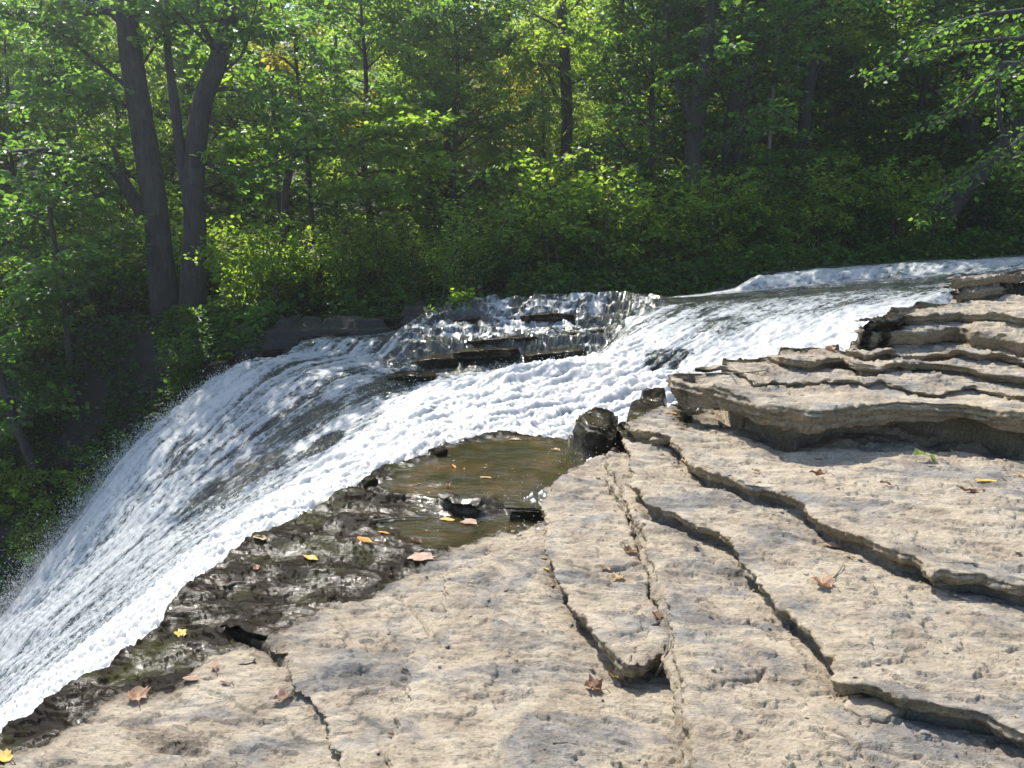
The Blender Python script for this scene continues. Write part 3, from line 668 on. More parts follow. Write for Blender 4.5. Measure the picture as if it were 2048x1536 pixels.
def build_bank():
    yy = np.r_[np.linspace(8.2, 14.5, 300), np.exp(np.linspace(math.log(14.53), math.log(90), 170))]; ny, nx = len(yy), 520
    tt = np.linspace(-1.25, 1.25, nx)
    X = (yy[:, None] * tt[None, :]).ravel(); Y = np.repeat(yy, nx)
    Z = bank_n(X, Y); idx = np.arange(ny * nx).reshape(ny, nx)
    F = np.stack([idx[:-1, :-1], idx[:-1, 1:], idx[1:, 1:], idx[1:, :-1]], -1).reshape(-1, 4)
    o = link('far_bank', mesh_np('far_bank', np.stack([X, Y, Z], 1), F, np.full(len(F), 4)), M['soil'])
    tag(o, 'shaded wooded far bank rising behind the river', None, None, 'structure')
    # the wide ground underneath everything, out to the horizon
    n = 60; xs = np.linspace(-220, 220, n); gx, gy = np.meshgrid(xs, xs); r = np.hypot(gx, gy)
    gz = -9 + 12 * sstep(70, 200, r) + 1.5 * fbm(gx * .03, gy * .03, 3, 151)
    idx = np.arange(n * n).reshape(n, n); F = np.stack([idx[:-1, :-1], idx[:-1, 1:], idx[1:, 1:], idx[1:, :-1]], -1).reshape(-1, 4)
    o = link('ground', mesh_np('ground', np.stack([gx.ravel(), gy.ravel(), gz.ravel()], 1), F, np.full(len(F), 4)), M['soil'])
    tag(o, 'forest floor beyond the gorge', None, None, 'structure')
build_bank()

def ledge(pts, thick, depth, seed, wet):
    rng = np.random.default_rng(seed); P = np.array([at_y(*p) for p in pts]); seg = np.linalg.norm(np.diff(P, axis=0), axis=1); cum = np.r_[0, np.cumsum(seg)]
    t = np.arange(0, cum[-1] + .001, .018); m = len(t); L0 = np.stack([np.interp(t, cum, P[:, i]) for i in range(3)], 1); one = np.zeros(m) + seed
    q = fbm(t * 3.5, one, 3, 600) * 4; r = q - np.floor(q); jt = .07 * (np.floor(q) + sstep(.42, .58, r)) / 4 + .03 * fbm(t * 14, one, 3, 603)
    taper = np.clip(np.minimum(t, t[-1] - t) / .12, 0, 1) ** .5; rows = []
    for a in np.linspace(depth, 0, 8):
        c = L0.copy(); c[:, 1] += a + (jt if a < depth else 0) + (1 - taper) * .12; c[:, 2] += .012 * fbm(c[:, 0] * 6, c[:, 1] * 6, 3, 606) - .02 * (1 - taper) + (0 if a > 0 else -.008); rows.append(c)
    for f in np.linspace(.12, 1, 8):
        c = rows[7].copy(); c[:, 2] -= thick * f * (.3 + .7 * taper); c[:, 1] += .035 * fbm(c[:, 2] * 24 + one, t * 2, 3, 609) + .03 * f; rows.append(c)
    c = rows[-1].copy(); c[:, 1] += depth * .9; rows.append(c)
    V = np.concatenate(rows); nr = len(rows); idx = np.arange(nr * m).reshape(nr, m)
    q = np.stack([idx[:-1, :-1], idx[1:, :-1], idx[1:, 1:], idx[:-1, 1:]], -1).reshape(-1, 4)
    o = link('rock_ledge', mesh_np('rock_ledge', V, q, np.full(len(q), 4), {'wet': np.full(len(V), wet), 'film': np.zeros(len(V))}), M['rock']); return tag(o, None, None, None, 'structure')
for i, (pts, th, dp) in enumerate([
    ([(828, 724, 9.95), (862, 717, 9.95), (918, 718, 9.95)], .15, .4),
    ([(905, 706, 10.02), (960, 700, 10.0), (1040, 698, 9.98)], .10, .4), ([(1048, 712, 9.86), (1110, 704, 9.82), (1172, 700, 9.76)], .12, .4),
    ([(930, 684, 10.28), (1010, 676, 10.25), (1085, 674, 10.2)], .05, .35), ([(1100, 668, 10.5), (1170, 664, 10.4), (1215, 660, 10.3)], .09, .35),
    ([(1040, 632, 11.2), (1100, 626, 11.15), (1150, 630, 11.1)], .10, .4), ([(770, 756, 9.35), (820, 750, 9.3), (870, 754, 9.3)], .08, .35),
    ([(905, 640, 11.25), (960, 634, 11.25)], .06, .3)]): ledge(pts, th, dp, 20 + i, 1.0)
for i, (pts, th, dp) in enumerate([
    ([(590, 643, 12.45), (700, 636, 12.4), (835, 634, 12.2)], .07, .9), ([(520, 664, 12.1), (620, 655, 12.0), (740, 656, 11.95), (828, 652, 11.8)], .09, .9),
    ([(440, 700, 11.75), (520, 688, 11.7), (600, 676, 11.6), (690, 669, 11.5)], .16, .9), ([(400, 735, 11.4), (470, 716, 11.35), (560, 700, 11.25)], .2, .9)]): ledge(pts, th, dp, 40 + i, 1.0)

# ================================================================== VEGETATION
LEAF = {'broad': np.array([[0, 0, 0], [.36, .28, .05], [.30, .68, .06], [0, 1.0, -.10], [-.30, .68, .06], [-.36, .28, .05]], float),
        'narrow': np.array([[0, 0, 0], [.15, .3, .03], [.13, .65, .03], [0, 1.0, -.12], [-.13, .65, .03], [-.15, .3, .03]], float)}
LEAF_F = np.array([[0, 1, 2, 3], [0, 3, 4, 5]])
def leaves(geo, pos, fwd, nrm, size, shape, tint):
    """one folded blade per position"""
    n = len(pos)
    fwd = fwd / (np.linalg.norm(fwd, axis=1)[:, None] + 1e-9)
    side = np.cross(fwd, nrm); side /= np.linalg.norm(side, axis=1)[:, None] + 1e-9
    up = np.cross(side, fwd)
    L = LEAF[shape]
    v = pos[:, None] + size[:, None, None] * (L[None, :, 0:1] * side[:, None] + L[None, :, 1:2] * fwd[:, None] + L[None, :, 2:3] * up[:, None])
    f = (LEAF_F[None] + (np.arange(n) * 6)[:, None, None]).reshape(-1, 4)
    geo.add(v.reshape(-1, 3), f, np.repeat(tint, 6))
def spray_on(geo, rng, path, n, size, shape, spread=.13, tilt=.65, droop=.3):
    """leaves set along a twig in a flattened layer"""
    path = np.asarray(path); m = len(path) - 1
    t = rng.random(n) ** .8 * m; i = np.minimum(t.astype(int), m - 1); fr = (t - i)[:, None]
    p = path[i] * (1 - fr) + path[i + 1] * fr
    d = path[i + 1] - path[i]; d = d / (np.linalg.norm(d, axis=1)[:, None] + 1e-9)
    s = np.cross(d, np.array([0, 0, 1.0])); s /= np.linalg.norm(s, axis=1)[:, None] + 1e-9
    sg = rng.choice([-1, 1], n)[:, None]
    fwd = d * rng.uniform(.1, .9, (n, 1)) + s * sg * rng.uniform(.3, 1.0, (n, 1)) + rng.normal(0, .22, (n, 3)); fwd[:, 2] -= droop * rng.random(n)
    p = p + s * sg * np.abs(rng.normal(0, spread, (n, 1))) + rng.normal(0, .035, (n, 3))
    nr = np.array([0, 0, 1.0]) + rng.normal(0, tilt, (n, 3))
    leaves(geo, p, fwd, nr, size * rng.uniform(.6, 1.2, n), shape, np.clip(rng.normal(.5, .22, n), 0, 1))
def fronds(geo, rng, path, n, size, droop=.5):
    """pinnate leaves: paired leaflets along an arching stalk"""
    path = np.asarray(path); m = len(path) - 1
    t = rng.random(n) * m; i = np.minimum(t.astype(int), m - 1); fr = (t - i)[:, None]
    p = path[i] * (1 - fr) + path[i + 1] * fr
    az = rng.random(n) * 6.283; d = np.stack([np.cos(az), np.sin(az), rng.uniform(-.2, .5, n)], 1)
    ln = rng.uniform(.24, .40, n); tn = np.clip(rng.normal(.5, .22, n), 0, 1)
    P = []; Fw = []; Nn = []; Tn = []
    for k in range(9):
        s = .2 + .8 * (k // 2) / 4.0
        c = p + d * (ln * s)[:, None] + np.array([0, 0, -1.0]) * (droop * ln * s * s)[:, None]
        tan = d + np.array([0, 0, -1.0]) * (2 * droop * s); sd = np.cross(tan, np.array([0, 0, 1.0])); sd /= np.linalg.norm(sd, axis=1)[:, None] + 1e-9
        f = (tan * .5 + sd * (1 if k % 2 else -1) * .9) if k < 8 else tan.copy()
        f[:, 2] -= .35
        P.append(c); Fw.append(f + rng.normal(0, .12, f.shape)); Nn.append(np.array([0, 0, 1.0]) + rng.normal(0, .3, f.shape)); Tn.append(tn)
    P = np.concatenate(P); leaves(geo, P, np.concatenate(Fw), np.concatenate(Nn), size * rng.uniform(.75, 1.15, len(P)), 'narrow', np.concatenate(Tn))

def bend(p0, d, length, n, rng, up=0.0, wob=.12):
    d = np.array(d, float); d /= np.linalg.norm(d); out = [np.array(p0, float)]
    for k in range(n):
        d = d + rng.normal(0, wob, 3) + np.array([0, 0, up]); d /= np.linalg.norm(d)
        out.append(out[-1] + d * length / n)
    return np.array(out)
def limb_foliage(wood, leaf, rng, path, r0, nsec, twig, nleaf, size, style, spread=.13, start=.25):
    """side twigs with leaves along a limb"""
    path = np.asarray(path); m = len(path) - 1
    for j in range(nsec):
        t = (start + (1 - start) * (j + rng.random()) / nsec) * m; i = min(int(t), m - 1); fr = t - i
        p = path[i] * (1 - fr) + path[i + 1] * fr; d = path[i + 1] - path[i]; d /= np.linalg.norm(d) + 1e-9
        s = np.cross(d, [0, 0, 1.0]); s /= np.linalg.norm(s) + 1e-9
        dd = d * rng.uniform(.2, .9) + s * rng.choice([-1, 1]) * rng.uniform(.4, 1.0) + np.array([0, 0, rng.uniform(-.15, .35)])
        tw = bend(p, dd, twig * rng.uniform(.6, 1.25), 4, rng, -.05, .14)
        wood.tube(tw, np.linspace(max(.004, r0 * .3), .003, 5), 3, False)
        if style == 'pinnate': fronds(leaf, rng, tw, max(3, nleaf // 8), size)
        else: spray_on(leaf, rng, tw, nleaf, size, style, spread)
def make_tree(name, label, cat, group, seed, h, r0, lo, spread, nprim, nsec, nleaf, size, style, leafmat, barkmat='bark', lean=(0, 0), wig=.05, top=.45, twig=.8):
    rng = np.random.default_rng(seed); wood = Geo(); leaf = Geo()
    n = 12; zz = np.linspace(-.3, h, n)
    px = lean[0] * zz / h + np.cumsum(rng.normal(0, wig, n)); py = lean[1] * zz / h + np.cumsum(rng.normal(0, wig, n))
    px -= px[0]; py -= py[0]
    trunk = np.stack([px, py, zz], 1); rad = r0 * (1 - .85 * np.linspace(0, 1, n) ** 1.1) * (1 + .5 * np.exp(-np.linspace(0, 1, n) * 14))
    wood.tube(trunk, rad, 9, True, .04, rng)
    for k in range(nprim):
        t = lo + (1 - lo) * ((k + rng.random()) / nprim); q = t * (n - 1); i = min(int(q), n - 2); fr = q - i
        p = trunk[i] * (1 - fr) + trunk[i + 1] * fr; az = k * 2.4 + rng.normal(0, .5)
        tl = (t - lo) / (1 - lo); L = spread * (.35 + .65 * math.sin(math.pi * min(1, tl * .75 + .28))) * rng.uniform(.7, 1.2)
        el = .15 + top * tl + rng.normal(0, .12)
        br = bend(p, (math.cos(az), math.sin(az), el), L, 6, rng, .02, .13)
        rb = max(.012, rad[i] * .42); wood.tube(br, np.linspace(rb, .006, 7), 5, False)
        limb_foliage(wood, leaf, rng, br, rb, nsec, twig, nleaf, size, style)
    root = empty(name); tag(root, label, cat, group)
    link('trunk', wood.mesh('trunk'), M[barkmat], root)
    link('crown', leaf.mesh('crown', attr='tint'), M[leafmat], root)
    return root
def make_bush(name, label, cat, group, seed, h, nst, nsec, nleaf, size, style, leafmat, splay=.5):
    rng = np.random.default_rng(seed); wood = Geo(); leaf = Geo()
    for k in range(nst):
        az = rng.random() * 6.283; d = (math.cos(az) * splay * rng.random(), math.sin(az) * splay * rng.random(), 1)
        st = bend((rng.normal(0, .15 * h), rng.normal(0, .15 * h), -.1), d, h * rng.uniform(.6, 1.15), 6, rng, 0, .12)
        wood.tube(st, np.linspace(.012 * h, .004, 7), 4, False)
        limb_foliage(wood, leaf, rng, st, .01, nsec, .32 * h, nleaf, size, style, .09, .1)
    root = empty(name); tag(root, label, cat, group)
    link('stem', wood.mesh('stem'), M['bark'], root); link('foliage', leaf.mesh('foliage', attr='tint'), M[leafmat], root)
    return root

def ground_at(x, y): return float(bank_n(np.array([float(x)]), np.array([float(y)]))[0])

# ---------------------------------------------------------------- the wood behind: one of each kind, then copies
def forest():
    G = 'trees of the wood behind the river'
    kinds = [
        make_tree('broadleaf_tree', 'tall green broadleaf tree with layered boughs in the wood behind the river', 'tree', G, 11, 7.6, .11, .05, 2.3, 34, 8, 46, .115, 'broad', 'leaf'),
        make_tree('broadleaf_tree', 'dark green broadleaf tree with dense low boughs in the shaded wood', 'tree', G, 12, 7.0, .10, .04, 2.2, 34, 8, 48, .105, 'broad', 'leaf_dark'),
        make_tree('ash_tree', 'bright green tree with drooping feathery compound leaves in the sunlit wood', 'tree', G, 13, 7.0, .08, .05, 2.0, 34, 7, 60, .13, 'pinnate', 'leaf'),
        make_tree('young_maple_tree', 'slim yellow turning maple tree among green trees of the wood', 'tree', G, 14, 5.5, .05, .15, 1.5, 22, 6, 40, .10, 'broad', 'leaf_yellow'),
        make_tree('slender_tree', 'slender straight trunked tree with a high thin crown in the wood', 'tree', G, 15, 9.5, .11, .35, 2.0, 24, 7, 44, .11, 'broad', 'leaf'),
    ]
    rng = np.random.default_rng(23); first = [True] * 5; spots = []
    for row, (y, dx) in enumerate([(16.2, 2.5), (18.2, 2.5), (20.4, 2.6), (23, 2.8), (26, 3.0), (29.5, 3.3), (34, 3.8), (39, 4.4), (45, 5.2), (52, 6)]):
        w = y * .80 + 2; x = -w + rng.random() * dx
        while x < (y * 1.05 + 4 if y < 36 else w):
            spots.append((x + rng.normal(0, .5), y + rng.normal(0, .7), row)); x += dx
    for (x, y, row) in spots:
        if y < 18.3 and (-7.5 < x < -4.0): continue
        if row == 0 and x > 4.5: y += 2.2
        k = rng.choice([0, 1, 2, 3, 4], p=[.30, .28, .2, .07, .15])
        if -5 < x < 2 and 18 < y < 27 and rng.random() < .5: k = 2
        if row == 0: k = rng.choice([0, 1], p=[.35, .65])
        sc = rng.uniform(.75, 1.1) * (.85 if row == 0 else .95 if row == 1 else 1.0) * (1.15 if x > 4 else 1.0)
        loc = (x, y, ground_at(x, y)); rz = rng.random() * 6.283
        if first[k]:
            o = kinds[k]; o.location = loc; o.rotation_euler = (0, 0, rz); o.scale = (sc, sc, sc); first[k] = False
        else: copy_tree(kinds[k], loc, rz, sc)
forest()

def bushes():
    G = 'shrubs along the far bank'
    kinds = [make_bush('shrub', 'dark leafy shrub growing low along the shaded far bank', 'shrub', G, 31, 1.5, 12, 9, 26, .085, 'broad', 'leaf_dark'),
             make_bush('tall_herb', 'clump of upright narrow leaved weeds on the far bank', 'plant', 'weed clumps on the far bank', 32, 1.3, 16, 9, 22, .085, 'narrow', 'leaf', .25),
             make_bush('shrub', 'wide mid green shrub with broad leaves on the far bank', 'shrub', G, 33, 2.0, 14, 9, 28, .10, 'broad', 'leaf')]
    rng = np.random.default_rng(41); first = [True] * 3
    spots = []
    for x in np.arange(-13, 21, .72):
        yb = np.interp(x, [-30, -6, -3.8, -2.2, -1.2, 0, 2.5, 4, 6, 9, 16, 40], [14, 13.4, 11.6, 11.9, 12.1, 12.6, 12.9, 13.2, 14.2, 14.6, 14.6, 15])
        spots.append((x, yb + rng.uniform(.7, 1.3) + (1.0 if -4.2 < x < -1 else 0)))
        spots.append((x + .3, yb + rng.uniform(1.9, 3.2)))
    for x in np.arange(-12, -4.4, .8):          # the gorge side
        for y in (13.0, 12.3, 11.5, 10.6): spots.append((x + rng.normal(0, .25), y + rng.normal(0, .25)))
    for (x, y) in spots:
        k = rng.choice([0, 1, 2], p=[.45, .2, .35])
        if -2.8 < x < -.6 and y < 15: k = 1
        z = ground_at(x, y); sc = rng.uniform(.65, 1.1) * (.75 if y < 13.3 and x < -4.4 else 1.0)
        if k == 1 and -2.8 < x < -.6: sc *= 1.1
        if -5 < x < -4.3 and y < 12.5: continue
        if -7.4 < x < -4.5 and 12.2 < y < 14.4: continue
        rz = rng.random() * 6.283
        if first[k]:
            o = kinds[k]; o.location = (x, y, z); o.rotation_euler = (0, 0, rz); o.scale = (sc,) * 3; first[k] = False
        else: copy_tree(kinds[k], (x, y, z), rz, sc)
bushes()

def undergrowth():
    rng = np.random.default_rng(44); leaf = Geo(); n = 60000
    x = rng.uniform(-15, 17, n); y = rng.uniform(9.6, 22, n) ; z = bank_n(x, y)
    yb = np.interp(x, [-30, -6, -3.8, -2.2, -1.2, 0, 2.5, 4, 6, 9, 16, 40], [14, 13.4, 11.6, 11.9, 12.1, 12.6, 12.9, 13.2, 14.2, 14.6, 14.6, 15])
    gap = fbm(x * .8, y * .8, 3, 161)
    m = ((y > yb - .05 + .35 * gap + .15 * (x < -.9) * (x > -4)) | (x < -4.9 + .4 * gap)) & (gap > -.28)
    m &= ~((x > -3.7) & (x < -1.15) & (y < 12.5))
    m &= ~((x > -7.2) & (x < -4.9) & (y > 12.4) & (y < 13.9) & (rng.random(len(x)) < .8))
    x, y, z, gap = x[m], y[m], z[m], gap[m]; n = len(x)
    lowv = 1 - .75 * ((np.abs(x + .85) < .75) & (y < 13.4))
    h = lowv * rng.random(n) ** 1.6 * (.28 + .5 * np.clip(gap + .2, 0, 1))
    az = rng.random(n) * 6.283; fw = np.stack([np.cos(az), np.sin(az), rng.uniform(-.4, .4, n)], 1)
    nr = np.array([0, -.25, 1.0]) + rng.normal(0, .6, (n, 3))
    x2 = rng.uniform(-6, 11, 30000); yb2 = np.interp(x2, [-30, -6, -3.8, -2.2, -1.2, 0, 2.5, 4, 6, 9, 16, 40], [14, 13.4, 11.6, 11.9, 12.1, 12.6, 12.9, 13.2, 14.2, 14.6, 14.6, 15])
    y2 = yb2 + rng.uniform(-.35, .7, 30000) + .12 * ((x2 > -4.2) & (x2 < -1.0)); z2 = bank_n(x2, y2) + rng.random(30000) ** 1.3 * (.30 + .3 * fbm(x2 * 1.5, y2, 3, 165))
    x3 = rng.uniform(-14, -4.1, 26000); y3 = rng.uniform(9.4, 13.6, 26000); k3 = fbm(x3 * .9, y3 * .9, 3, 167) > -.12; x3, y3 = x3[k3], y3[k3]
    z3 = bank_n(x3, y3) + rng.random(len(x3)) * .22; x2 = np.r_[x2, x3]; y2 = np.r_[y2, y3]; z2 = np.r_[z2, z3]
    kk = ~((np.abs(x2 + .85) < .8) & (y2 < 13.2)) & ~((x2 > -3.7) & (x2 < -1.15) & (y2 < 12.55)); x2, y2, z2 = x2[kk], y2[kk], z2[kk]
    x = np.r_[x, x2]; y = np.r_[y, y2]; z = np.r_[z, z2]; h = np.r_[h, np.zeros(len(x2))]; n = len(x)
    az = rng.random(n) * 6.283; fw = np.stack([np.cos(az), np.sin(az), rng.uniform(-.5, .3, n)], 1); nr = np.array([0, -.25, 1.0]) + rng.normal(0, .6, (n, 3))
    leaves(leaf, np.stack([x, y, z + h], 1), fw, nr, rng.uniform(.05, .12, n), 'broad', np.clip(rng.normal(.45, .25, n), 0, 1))
    o = link('undergrowth', leaf.mesh('undergrowth', attr='tint'), M['leaf_dark']); tag(o, 'low dark leafy ground cover on the far bank and gorge side', None, None, 'stuff')
undergrowth()

# ---------------------------------------------------------------- trees one can tell apart
def px_path(pts, y): return np.array([at_y(u, v, y + (dy[0] if dy else 0)) for (u, v, *dy) in pts])
def smooth_path(p, n=16):
    p = np.asarray(p); t = np.linspace(0, len(p) - 1, n); i = np.minimum(t.astype(int), len(p) - 2); f = t - i
    pm = np.vstack([2 * p[0] - p[1], p, 2 * p[-1] - p[-2]])
    out = []
    for k in range(n):
        a, b, c, d = pm[i[k]:i[k] + 4]; x = f[k]
        out.append(.5 * ((2 * b) + (-a + c) * x + (2 * a - 5 * b + 4 * c - d) * x * x + (-a + 3 * b - 3 * c + d) * x ** 3))
    return np.array(out)
def hero(name, label, y, trunk, limbs, seed, barkmat='bark', leafmat='leaf', extra=0, size=.11, group=None, style='broad', spread=2.2, lo=.35, flare=1.5, nleaf=42):
    """trunk = [(u,v)], widths; limbs = list of (points, width0, foliage twigs)"""
    rng = np.random.default_rng(seed)
    pts, w0, w1 = trunk; P = smooth_path(px_path(pts, y), 20); base = P[0].copy()
    root = empty(name, tuple(base)); tag(root, label, 'tree', group)
    sc = y / FPX / 2 / cp
    rad = np.linspace(w0 * sc, w1 * sc, 20); rad[:4] *= np.array([flare, 1 + (flare - 1) * .5, 1 + (flare - 1) * .2, 1.05])
    tw = Geo(); tw.tube(P - base, rad, 14, True, .035, rng)
    leaf = Geo()
    for (lp, lw, nf, tl) in limbs:
        Q = smooth_path(px_path(lp, y), 12) - base; g = Geo(); g.tube(Q, np.linspace(lw * sc, max(.012, lw * sc * .25), 12), 8, True, .03, rng)
        if nf: limb_foliage(g, leaf, rng, Q, .02, nf, tl, nleaf, size, style, .13, .3)
        link('limb', g.mesh('limb'), M[barkmat], root)
    for k in range(extra):
        t = lo + (1 - lo) * (k + rng.random()) / extra; q = t * 19; i = min(int(q), 18); p = (P[i] * (1 - q + i) + P[i + 1] * (q - i)) - base
        az = k * 2.4 + rng.normal(0, .4); L = spread * rng.uniform(.6, 1.15)
        br = bend(p, (math.cos(az), math.sin(az), .25 + .4 * rng.random()), L, 6, rng, -.01, .14)
        tw.tube(br, np.linspace(.03, .006, 7), 5, False)
        limb_foliage(tw, leaf, rng, br, .02, 8, .75, nleaf, size, style)
    if leaf.n:
        link('crown', leaf.mesh('crown', attr='tint'), M[leafmat], root)
    link('trunk', tw.mesh('trunk'), M[barkmat], root)
    return root

hero('twin_trunk_tree', 'thick dark trunk leaning left at the bank, leftmost of the big pair above the falls', 13.8,
     ([(345, 660), (325, 560), (312, 430), (298, 330), (283, 240), (268, 150), (258, 70), (250, 0), (243, -160), (240, -330)], 50, 34),
     [([(292, 435), (265, 395), (238, 350), (200, 322), (150, 312), (80, 300, -.3), (0, 310, -.6)], 30, 16, 1.0),
      ([(262, 60), (225, 25), (180, 5), (110, 5), (40, 25, -.5), (-60, 50, -1)], 22, 16, 1.0),
      ([(240, 350), (232, 310), (222, 290), (205, 270)], 12, 5, .7),
      ([(268, 385), (225, 385), (150, 400), (60, 420, -.4), (-20, 430, -.6)], 12, 14, .9),
      ([(275, 190), (200, 130), (110, 60, -.4), (40, 40, -.8)], 10, 14, .9),
      ([(280, 230), (230, 200), (160, 190, -.5), (80, 200, -.9)], 10, 14, .9)], 51, extra=12, lo=.55, leafmat='leaf_dark', spread=2.0, size=.115)
hero('forked_tree', 'dark forked trunk on the bank just right of the thick leaning trunk, above the falls', 13.6,
     ([(385, 655), (386, 560), (390, 450), (385, 380), (392, 300), (398, 240), (412, 180), (435, 130), (452, 60), (468, 0), (480, -150), (490, -300)], 44, 28),
     [([(383, 395), (368, 350), (358, 280), (347, 190), (336, 110), (330, 0), (318, -150)], 26, 0, .8),
      ([(440, 130), (420, 80), (402, 45), (395, 0), (385, -80)], 15, 6, .8),
      ([(395, 300), (420, 330), (470, 350), (540, 330, -.3), (600, 300, -.5)], 10, 14, .9),
      ([(415, 180), (480, 180), (560, 215, -.3), (640, 240, -.5)], 10, 12, .8),
      ([(450, 60), (520, 60), (600, 70, -.4)], 10, 10, .8)], 52, extra=10, lo=.55, leafmat='leaf_dark', spread=1.9, size=.115)
hero('spreading_tree', 'low tree with flat spreading sunlit boughs right of the forked trunk', 13.9,
     ([(560, 600), (565, 500), (570, 420), (572, 380), (580, 340), (592, 310)], 17, 13),
     [([(590, 312), (620, 298), (660, 296), (720, 296), (800, 312, -.2), (870, 330, -.3)], 10, 22, .75),
      ([(690, 296), (750, 275), (800, 262, -.2), (860, 250, -.3)], 7, 16, .65),
      ([(592, 310), (600, 280), (640, 245, .2), (720, 228, .2), (790, 215, .1)], 7, 16, .65),
      ([(580, 350), (540, 300, -.1), (500, 290, -.2), (450, 300, -.3)], 7, 12, .6),
      ([(575, 390), (640, 380, -.2), (720, 375, -.3), (800, 390, -.4)], 7, 14, .6)], 53, leafmat='leaf', size=.115, flare=1.2)
hero('grey_trunk_tree', 'straight grey trunk in the middle of the wood, above the far ledge', 18.0,
     ([(1128, 560), (1130, 420), (1132, 300), (1134, 200), (1128, 100), (1122, 0), (1118, -150), (1115, -320)], 24, 17),
     [([(1115, 200), (1095, 150), (1070, 120)], 10, 6, .8)], 54, extra=14, lo=.45)
hero('dark_fork_tree', 'dark trunk forking high in the shaded wood behind the middle of the river', 15.1,
     ([(1380, 590), (1384, 480), (1386, 350), (1392, 250), (1402, 180), (1412, 100), (1420, 0), (1428, -150), (1435, -320)], 40, 20),
     [([(1388, 270), (1372, 210), (1352, 160), (1338, 100), (1330, 0), (1325, -100)], 14, 6, .8),
      ([(1408, 130), (1440, 70), (1470, 10)], 10, 6, .8)], 55, extra=14, lo=.45, leafmat='leaf_dark')
hero('pale_trunk_tree', 'pale straight trunk just right of the dark forking trunk in the shaded wood', 16.0,
     ([(1468, 580), (1472, 450), (1474, 300), (1477, 180), (1478, 60), (1480, -100), (1480, -300)], 26, 17), [], 56, barkmat='bark', extra=12, lo=.45)
hero('mottled_trunk_tree', 'slim mottled trunk standing in a sunlit gap above the upper ledge', 17.0,
     ([(1600, 560), (1604, 430), (1607, 330), (1610, 230), (1620, 140), (1622, 40), (1625, -100), (1630, -300)], 26, 19),
     [([(1618, 170), (1650, 120), (1690, 80)], 9, 8, .8)], 57, extra=10, lo=.55)
hero('bare_sapling', 'thin pale bare sapling pole catching sun above the upper ledge', 15.9,
     ([(1530, 420), (1538, 300), (1545, 190), (1552, 110), (1560, 30), (1566, -60)], 7, 5), [], 58, barkmat='bark_pale', flare=1.1)
hero('leaning_tree', 'thick dark trunk leaning hard to the right above the upper river', 15.2,
     ([(1812, 540), (1835, 500), (1870, 455), (1910, 405), (1950, 360), (2000, 300), (2050, 240), (2120, 160), (2200, 60)], 46, 30),
     [([(1850, 480), (1820, 465), (1790, 460), (1770, 455)], 6, 0, .5)], 59, extra=8, lo=.5, leafmat='leaf_dark', size=.115, flare=1.2)
hero('upright_dark_tree', 'dark upright trunk near the right end of the wood, behind hanging branches', 16.6,
     ([(1945, 470), (1942, 380), (1938, 280), (1945, 180), (1960, 80), (1966, 0), (1975, -150), (1985, -320)], 32, 24),
     [([(1942, 250), (1980, 170), (2020, 150), (2060, 130)], 14, 8, .9), ([(1940, 300), (1920, 230), (1900, 180)], 10, 6, .8)], 60, extra=12, lo=.4, leafmat='leaf')
hero('gorge_sapling', 'thin grey sapling rising from the gorge side below the big paired trunks', 12.6,
     ([(152, 830), (142, 760), (136, 690), (130, 620), (120, 540), (105, 460), (95, 380)], 13, 7), [([(135, 690), (110, 685), (70, 690), (20, 680)], 5, 5, .5)], 61, extra=7, lo=.55, spread=1.0, leafmat='leaf_dark', flare=1.1)
hero('gorge_tree', 'short grey trunk leaning left low on the gorge side by the falling water', 11.8,
     ([(85, 970), (66, 930), (45, 880), (25, 830), (5, 770), (-20, 690), (-40, 600)], 20, 13), [], 62, extra=6, lo=.6, spread=1.0, leafmat='leaf_dark', flare=1.1)
hero('yellow_maple', 'yellow orange turning young maple between the forked trunk and the sunlit ash trees', 15.6,
     ([(625, 520), (622, 400), (612, 300), (600, 200), (592, 120), (588, 60)], 9, 5), [([(600, 150), (570, 120), (545, 110)], 5, 7, .5), ([(605, 220), (640, 225), (690, 230)], 5, 8, .5), ([(610, 260), (660, 260), (720, 215)], 5, 8, .5), ([(592, 110), (600, 85), (610, 70)], 5, 6, .5)], 63, leafmat='leaf_yellow', size=.09, flare=1.1)

